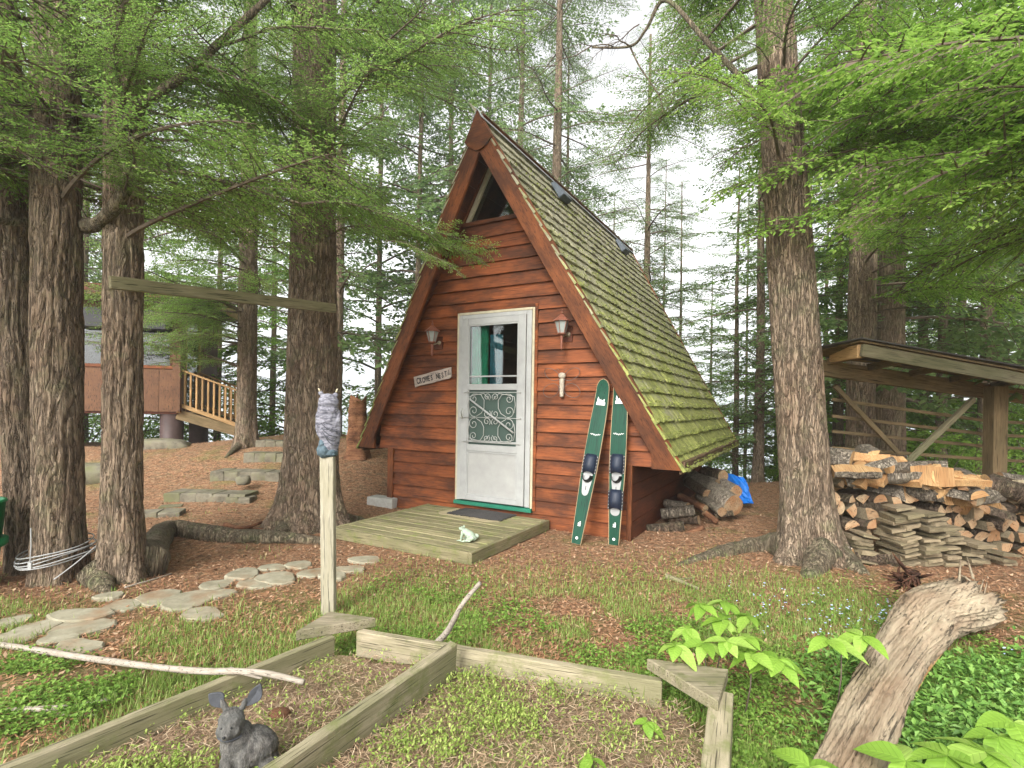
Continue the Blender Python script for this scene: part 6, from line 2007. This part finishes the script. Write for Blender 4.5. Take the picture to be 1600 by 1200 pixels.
def wm(kinds, mats, base):
    out = []
    for i, kd in enumerate(kinds):
        me = wedge_mesh(base + i, kd)
        for m in (mats if kd != 'quarter' or mats[0] != 'birch' else ['split', 'split', 'split']): me.materials.append(M[m])
        out.append(me)
    return out
OLDW = wm(['half', 'quarter', 'quarter', 'quarter', 'half', 'quarter'], ['logbark', 'splitgrey', 'endgrain'], 300)
NEWW = wm(['half', 'quarter', 'quarter', 'half', 'quarter'], ['birch', 'split', 'split'], 330)
def fw(me, p, rx, ry, rz, label, group, s=1.0):
    o = bpy.data.objects.new('firewood_log', me); link(o); o.location = p; o.rotation_euler = (rx, ry, rz); o.scale = (s, s, s)
    tag(o, label, 'firewood', group); return o
FX0, FY = 2.95, 4.72
def pile_top(x): return .86 - .24 * max(0, (x - 3.0)) / 1.5
GA = ('seasoned split log end showing in the face of the woodpile', 'log ends in the woodpile face')
GB = ('freshly split pale log tossed on top of the woodpile', 'fresh logs on top of the woodpile')
GC = ('flat mossy board offcut stacked low in the woodpile', 'flat offcuts in the woodpile')
x = FX0 + .02
# end-on logs in rows
z = .10
row = 0
while z < .84:
    x = FX0 + (.05 if row % 2 else 0.0); ci = -1
    while x < 5.4:
        if z < pile_top(x) - .14 and not (3.30 < x < 3.72 and z < .46) and not (3.7 < x < 3.9 and z < .3) and not (x < 3.25 and z < .22):
            ci += 1
            fw(OLDW[r.randrange(6)], (x, FY + .06 * (x - 3) + r.uniform(-.06, .06), z + r.uniform(-.012, .012)), r.uniform(-.05, .05), r.uniform(-3.1, 3.1), r.uniform(-.25, .25), 'log end, %s, %s row up, in the face of the woodpile' % (nth_left(ci), nth_up(row)), GA[1], s=r.uniform(.75, 1.05))
        x += r.uniform(.115, .145)
    z += .112; row += 1
# flat offcuts in small stacks
flm = []
for i in range(6):
    rr = random.Random(400 + i); L, w, t = rr.uniform(.17, .26), rr.uniform(.24, .34), rr.uniform(.024, .042)
    mb = MB(); vs = []
    for a in range(5):
        for (b, c) in ((-1, -1), (1, -1), (1, 1), (-1, 1)):
            vs.append((L * (a / 4 - .5), b * w / 2 + rr.uniform(-.004, .004), c * t / 2 * (1.0 - .1 * a) + rr.uniform(-.002, .002)))
    fs = [(3, 2, 1, 0), (16, 17, 18, 19)] + [(a * 4 + k, a * 4 + (k + 1) % 4, a * 4 + 4 + (k + 1) % 4, a * 4 + 4 + k) for a in range(4) for k in range(4)]
    me = mb.add(vs, fs).mesh('board_offcut'); me.materials.append(M['flatold']); flm.append(me)
for si, (x0_, w_, ztop, tilt, y0_) in enumerate(((3.10, .22, .24, .14, -.06), (3.42, .2, .50, -.20, -.12), (3.62, .2, .46, -.08, -.14), (3.80, .2, .34, -.03, -.12), (4.02, .22, .2, .0, -.12), (4.30, .26, .12, .1, -.1))):
    z = .02; ki = -1
    while z < ztop:
        o = bpy.data.objects.new('board_offcut', flm[r.randrange(6)]); link(o)
        o.location = (x0_ + r.uniform(-.035, .035), FY + y0_ + r.uniform(-.05, .03), z + .012); o.rotation_euler = (r.uniform(-.06, .02), tilt + r.uniform(-.05, .05), r.uniform(-.22, .22)); o.scale = (r.uniform(.62, .9), 1, r.uniform(.7, 1.25))
        ki += 1; tag(o, '%s mossy board up in the offcut stack %s of the woodpile' % (nth_up(ki), nth_left(si)), 'board offcut', GC[1])
        z += r.uniform(.030, .042)
# tossed fresh logs on top, in a loose heap that spills forward
TOP = []
for i in range(120):
    x = r.uniform(3.0, 4.85); lay = r.random()
    TOP.append((x, pile_top(x) - .16 + .25 * lay, FY + r.uniform(-.14, .34) - .05 * (1 - lay)))
TOP.sort()
for i, (x, z, y) in enumerate(TOP):
    side = r.random() < .3
    new = r.random() < (.9 if x < 4.2 else .4)
    me_ = NEWW[r.randrange(5)] if new else OLDW[r.randrange(6)]
    rz_ = r.uniform(-2.2, -1.0) if side else r.uniform(-.95, .95)
    fw(me_, (x - (.17 if side else 0), y, z), r.uniform(-.35, .4), r.uniform(-3, 3), rz_, '%s log of the loose heap on top of the woodpile' % ('leftmost' if i == 0 else '%d%s from left' % (i + 1, {1: 'st', 2: 'nd', 3: 'rd'}.get((i + 1) % 10 if (i + 1) // 10 not in (1, 11) else 0, 'th'))), GB[1], s=r.uniform(.62, .95))
for i, (px, py, rz_) in enumerate(((1345, 888, .5), (1420, 893, 1.2), (1500, 888, .2), (1568, 885, 1.0), (1590, 872, .4))):
    p = on(px, py)
    fw((OLDW if i % 2 else NEWW)[i], p + V(0, .1, .05), 0, r.uniform(-3, 3), rz_, 'split piece fallen at the foot of the woodpile, ' + nth_left(i), 'fallen pieces by the woodpile', s=.8)
lg = log_obj('log', at(1536, 756, 4.75), at(1690, 790, 4.6), .085, 'logbark', 'long dark half-charred log across the right end of the woodpile', None, 12, 'log', 'split')
log_obj('log', at(1560, 745, 5.0), at(1680, 762, 5.1), .05, 'birch', 'thin white log lying behind the long dark log', None, 13)

# ------------------------------------------------------------------ scattered ground cover
def ground_pts(n, xr, yr, mask, seed, zfun=H):
    r = np.random.RandomState(seed)
    out = []
    tot = 0
    while tot < n:
        m = n * 2
        # denser near the camera
        t = r.rand(m); y = yr[0] * (yr[1] / yr[0]) ** t
        x = r.uniform(-1, 1, m) * (y * 1.12 + .2)
        ok = (x > xr[0]) & (x < xr[1]) & (r.rand(m) < mask(x, y))
        out.append(np.stack([x[ok], y[ok]], 1)); tot += ok.sum()
        if len(out) > 40: break
    P = np.concatenate(out)[:n]
    return np.column_stack([P, zfun(P[:, 0], P[:, 1])])
OI = np.array([[math.cos(TH), -math.sin(TH)], [math.sin(TH), math.cos(TH)]])
A_, B_, C__, D_ = pf(540, 990), cB, pf(1085, 1400), cL
def in_planter(x, y):
    def side(p, q): return (q.x - p.x) * (y - p.y) - (q.y - p.y) * (x - p.x)
    return (side(A_, B_) < 0) & (side(pf(520, 992), cL) > 0) & (side(pf(1128, 1085), C__) < 0)
FLAGS = np.array([(o_.location.x, o_.location.y, max(v_.co.x for v_ in o_.data.vertices), max(v_.co.y for v_ in o_.data.vertices)) for o_ in PATH.children])
def off_stones(x, y):
    ok = np.ones(np.shape(x), bool)
    for fx, fy, a, b in FLAGS: ok &= ((x - fx) / a) ** 2 + ((y - fy) / b) ** 2 > .85
    return ok
def not_built(x, y):
    """outside cabin and deck"""
    rx, ry = x - O.x, y - O.y
    u_ = rx * math.cos(TH) - ry * math.sin(TH); v_ = rx * math.sin(TH) + ry * math.cos(TH)
    cab = (u_ > -3.15) & (u_ < .03) & (v_ > -.02) & (v_ < 4.1)
    dk = (u_ > -2.52) & (u_ < -.83) & (v_ > -1.56) & (v_ < 0)
    return ~(cab | dk) & (off_stones(x, y) | (vnoise(x * 40, y * 40, 0, 3) > .62))
def pxmask(x, y):
    """photo-like zones, given in metres on the ground"""
    return fbm(x * 1.3, y * 1.3, 0, 44, 3)
def leaf_scatter(name, P, mat, label, l, w, tilt, seed, per=1, rise=0.0, spread=0.0, curl=0.0, kind='stuff', cat=None):
    r = np.random.RandomState(seed)
    P = np.repeat(P, per, 0); n = len(P)
    a = r.uniform(0, 2 * np.pi, n); e = r.uniform(tilt[0], tilt[1], n)
    d = np.stack([np.cos(a) * np.cos(e), np.sin(a) * np.cos(e), np.sin(e)], 1)
    wv = np.stack([-np.sin(a), np.cos(a), r.uniform(-.4, .4, n)], 1)
    L = (l * r.uniform(.5, 1.3, n))[:, None]; W = (w * r.uniform(.6, 1.3, n))[:, None]
    c = P + np.column_stack([r.normal(0, spread, n), r.normal(0, spread, n), r.uniform(0, 1, n) * rise])
    dn = np.array([0, 0, -curl])
    v = np.stack([c, c + d * L * .45 + wv * W, c + d * L + dn * L, c + d * L * .45 - wv * W], 1).reshape(-1, 3)
    me = mesh_np(name, v, np.arange(n * 4).reshape(-1, 4)); me.materials.append(M[mat])
    o = bpy.data.objects.new(name, me); link(o); tag(o, label, cat, kind='stuff'); return o
full = lambda x, y: not_built(x, y) * np.where(in_planter(x, y), 0, 1) * (.25 + .75 * (y > 2.6))
P = ground_pts(95000, (-8, 7), (1.6, 10.5), full, 1)
leaf_scatter('needle_litter', P + [0, 0, .004], 'needles', 'rust-brown conifer needle litter over the yard', .055, .0026, (-.05, .25), 1, rise=.008)
P = ground_pts(26000, (-8, 7), (1.8, 10.5), full, 2)
leaf_scatter('bark_chips', P + [0, 0, .003], 'chips', 'bark chips and leaf scraps scattered on the ground', .034, .008, (-.1, .6), 2, rise=.010)
# grass
def gmask(x, y):
    n = pxmask(x, y)
    band = np.exp(-((y - (3.15 + .12 * x)) / .75) ** 2) * (x > -1.2) * (x < 2.6)
    left = np.exp(-((y - (2.55 - .25 * (x + 1.5))) / .5) ** 2) * (x < -.8) * .8
    lush = (x > .8) * (y < 2.7) * .7
    m = np.clip(band * .95 + left + lush, 0, 1) * sm((n + .28) / .3)
    far = .05 * (y > 4.3) * (n > .3)
    return np.clip(m + far, 0, 1) * (~in_planter(x, y)) * not_built(x, y)
P = ground_pts(90000, (-5, 6), (1.2, 8), gmask, 3)
leaf_scatter('grass', P, 'grass', 'thin patchy grass across the front of the yard', .055, .0020, (.45, 1.5), 3, spread=.015)
# low round-leaved plants left of the planter and around
def lmask(x, y):
    n = fbm(x * 2.2, y * 2.2, 0, 91, 3)
    left = (x < -.9) * (y < 3.0) * (y < 2.55 - .18 * (x + 1.5)) 
    mid = np.exp(-((y - 3.15) / .6) ** 2) * (x > -1) * (x < 2.8) * .8
    rt_ = (x > .62) * (y < 2.9) * .45
    return np.clip((left * .8 + mid + rt_) * sm((n + .15) / .35), 0, 1) * (~in_planter(x, y)) * not_built(x, y)
P = ground_pts(21000, (-5, 5), (1.1, 5), lmask, 4)
leaf_scatter('low_plants', P, 'clover', 'low bright green weeds in loose patches on the ground', .022, .0075, (.0, 1.0), 4, per=2, rise=.045, spread=.018, curl=.25)
# periwinkle carpet lower right
def vmask(x, y):
    n = fbm(x * 2.5, y * 2.5, 0, 17, 3)
    return sm((x - .7) / .35) * sm((2.95 + .12 * (x - 1) - y + .5 * n) / .45) * sm((x - y * .52) / .3) * sm((n + .55) / .4) * np.where(x > y * .62, 1, .5) * sm((4.6 - x) / 1.2)
P = ground_pts(6500, (.6, 4), (1.15, 3.1), vmask, 5)
leaf_scatter('periwinkle', P, 'vinca', 'carpet of glossy green periwinkle leaves at the lower right', .044, .0105, (.05, 1.1), 5, per=3, rise=.07, spread=.02, curl=.3)
# sprigs in planter
def smask(x, y):
    n = fbm(x * 2.4, y * 2.4, 0, 61, 3)
    return in_planter(x, y) * (.10 + .85 * sm((n - .02) / .4))
soilz = lambda x, y: np.full_like(x, .062)
P = ground_pts(4300, (-2.6, .74), (1.1, 2.6), smask, 6, soilz)
leaf_scatter('planter_sprigs', P, 'sprig', 'yellow-green sprigs and weeds growing in the planter', .017, .0038, (.1, 1.3), 6, per=6, rise=.055, spread=.010, curl=.1)
P = ground_pts(26000, (-2.6, .74), (1.1, 2.6), lambda x, y: in_planter(x, y) * 1.0, 7, soilz)
leaf_scatter('dry_straw', P + [0, 0, .004], 'straw', 'dry straw and twigs lying on the planter soil', .055, .0015, (-.05, .35), 7, rise=.02)
# reedy tuft by the right planter corner
P = np.array([tuple(pf(1002, 1085, .06))]) + np.random.RandomState(5).normal(0, .03, (55, 3)) * [1, 1, 0]
leaf_scatter('reed_tuft', P, 'grass', 'tall thin grass tuft at the right inner corner of the planter', .17, .0024, (1.1, 1.55), 8)
# forget-me-nots
fm = ground_pts(55, (1.2, 3.4), (2.7, 3.9), lambda x, y: np.exp(-(((x - 2.0) / .55) ** 2 + ((y - 3.3) / .35) ** 2)), 9)
r = np.random.RandomState(2); vs, fs = [], []
for p in fm:
    for k in range(3):
        c = p + [r.uniform(-.02, .02), r.uniform(-.02, .02), r.uniform(.05, .12)]; b = len(vs); rr = r.uniform(.004, .008)
        vs += [c + [rr * math.cos(a), rr * math.sin(a), r.uniform(-.002, .002)] for a in (0, 1.05, 2.1, 3.14, 4.2, 5.2)]
        fs.append(tuple(range(b, b + 6)))
me = bpy.data.meshes.new('forget_me_nots'); me.from_pydata([tuple(v) for v in vs], [], fs); me.materials.append(M['blueflower'])
o = bpy.data.objects.new('forget_me_nots', me); link(o); tag(o, 'tiny pale blue flowers dotted behind the saplings', kind='stuff')
leaf_scatter('flower_leaves', fm, 'clover', 'small leaves of the pale blue flowers', .035, .006, (.3, 1.2), 12, per=9, rise=.07, spread=.02)

# ------------------------------------------------------------------ lime green saplings with big leaves
def leaf_big(l, w, seed):
    r = random.Random(seed); n = 8; vs = []
    for i in range(n + 1):
        t = i / n
        ww = w * math.sin(math.pi * min(1, t ** .8 * 1.0)) ** .85 * (1 - .15 * t) if 0 < t < 1 else 0.0005
        z = -.35 * l * t * t
        vs += [(l * t, -ww, z + ww * .22), (l * t, 0, z), (l * t, ww, z + ww * .22)]
    fs = []
    for i in range(n):
        a = i * 3; fs += [(a, a + 3, a + 4, a + 1), (a + 1, a + 4, a + 5, a + 2)]
    me = MB().add(vs, fs).mesh('leaf', True); me.materials.append(M['sapling']); return me
BL = [leaf_big(.115, .032, i) for i in range(3)] + [leaf_big(.10, .036, 5)]
def sapling(px, py, z, whorls, label, seed, s=1.0, yy=None):
    """px,py: where the leaf cluster shows; z its height"""
    r = random.Random(seed)
    top = flat(px, py, z)
    base = V(top.x + r.uniform(-.03, .03), top.y + r.uniform(0, .05), float(H(top.x, top.y)) if not bool(in_planter(np.array(top.x), np.array(top.y))) else .05)
    T = empty('sapling', base); tag(T, label, 'sapling')
    st = [V(0, 0, 0), (top - base) * .5 + V(.01, 0, 0), top - base]
    obj('stem', MB().tube(st, [.0035, .003, .002], 6), M['twig'], T, True)
    for (dx, dy, dz, n) in whorls:
        c = top - base + V(dx, dy, dz)
        obj('stalk', MB().tube([st[1] * 1.2, c], .0016, 5), M['clover'], T, True)
        a0 = r.uniform(0, 6.28)
        for i in range(n):
            o = bpy.data.objects.new('leaf', BL[r.randrange(4)]); link(o, T)
            k = s * r.uniform(.75, 1.2)
            o.scale = (k, k, k); o.location = c
            o.rotation_euler = (Matrix.Rotation(a0 + 6.28 * i / n + r.uniform(-.2, .2), 3, 'Z') @ Matrix.Rotation(r.uniform(-.15, .45), 3, 'Y') @ Matrix.Rotation(r.uniform(-.3, .3), 3, 'X')).to_euler()
sapling(1130, 968, .33, [(0, 0, 0, 7), (.13, .02, .01, 6), (-.07, .1, .03, 6), (.05, .12, .04, 6)], 'lime green sapling farthest back of the three behind the planter corner', 1, .95)
sapling(1100, 1005, .32, [(0, 0, 0, 7), (-.12, 0, -.01, 6), (.09, -.02, .02, 6), (-.04, .1, .02, 6)], 'lime green sapling leftmost by the planter corner', 2, .9)
sapling(1175, 1022, .30, [(0, 0, 0, 7), (.10, -.02, -.01, 7), (.02, .09, .03, 6)], 'lime green sapling just right of the planter corner cap', 3, .95)
sapling(1315, 1000, .33, [(-.06, 0, 0, 6), (.09, .0, .02, 6)], 'large-leaved lime sapling beside the fallen log', 4, 1.2)
sapling(1480, 1180, .25, [(0, 0, 0, 6), (.14, .02, .0, 6), (-.13, .0, -.02, 5)], 'largest-leaved sapling at the bottom right corner', 5, 1.35)
sapling(1265, 1198, .20, [(0, 0, 0, 6)], 'sapling cut by the bottom edge left of the log', 6, 1.1)
sapling(925, 1185, .13, [(0, 0, 0, 4)], 'small two-leaved seedling at the bottom centre of the planter', 7, .7)
sapling(1010, 1128, .12, [(0, 0, 0, 5)], 'small seedling inside the right corner of the planter', 8, .65)
sapling(1560, 1150, .22, [(0, 0, 0, 6), (.1, .05, .02, 5)], 'sapling at the right edge above the corner', 9, 1.2)
# dark pine-needle clump in the bed
p = pf(437, 1115, .075)
cn = obj('fallen_cone_clump', MB().ell((0, 0, 0), (.045, .035, .02), 12), M['redrot'], None, True); cn.location = p
tag(cn, 'small dark red clump of cone scales on the planter soil', 'cone')

# ------------------------------------------------------------------ thin lake haze
hz = MB().box(-1700, 1700, -45, 2600, -5.0, 36)
k = NT('thin_haze'); vp = k.n('VolumePrincipled'); vp.inputs['Density'].default_value = .0022; vp.inputs['Color'].default_value = (.985, .995, 1.0, 1); vp.inputs['Anisotropy'].default_value = .3
for l_ in list(k.out.inputs['Surface'].links): k.t.links.remove(l_)
k.l(vp.outputs[0], k.out.inputs['Volume'])
o = obj('haze', hz, k.m); tag(o, kind='stuff')
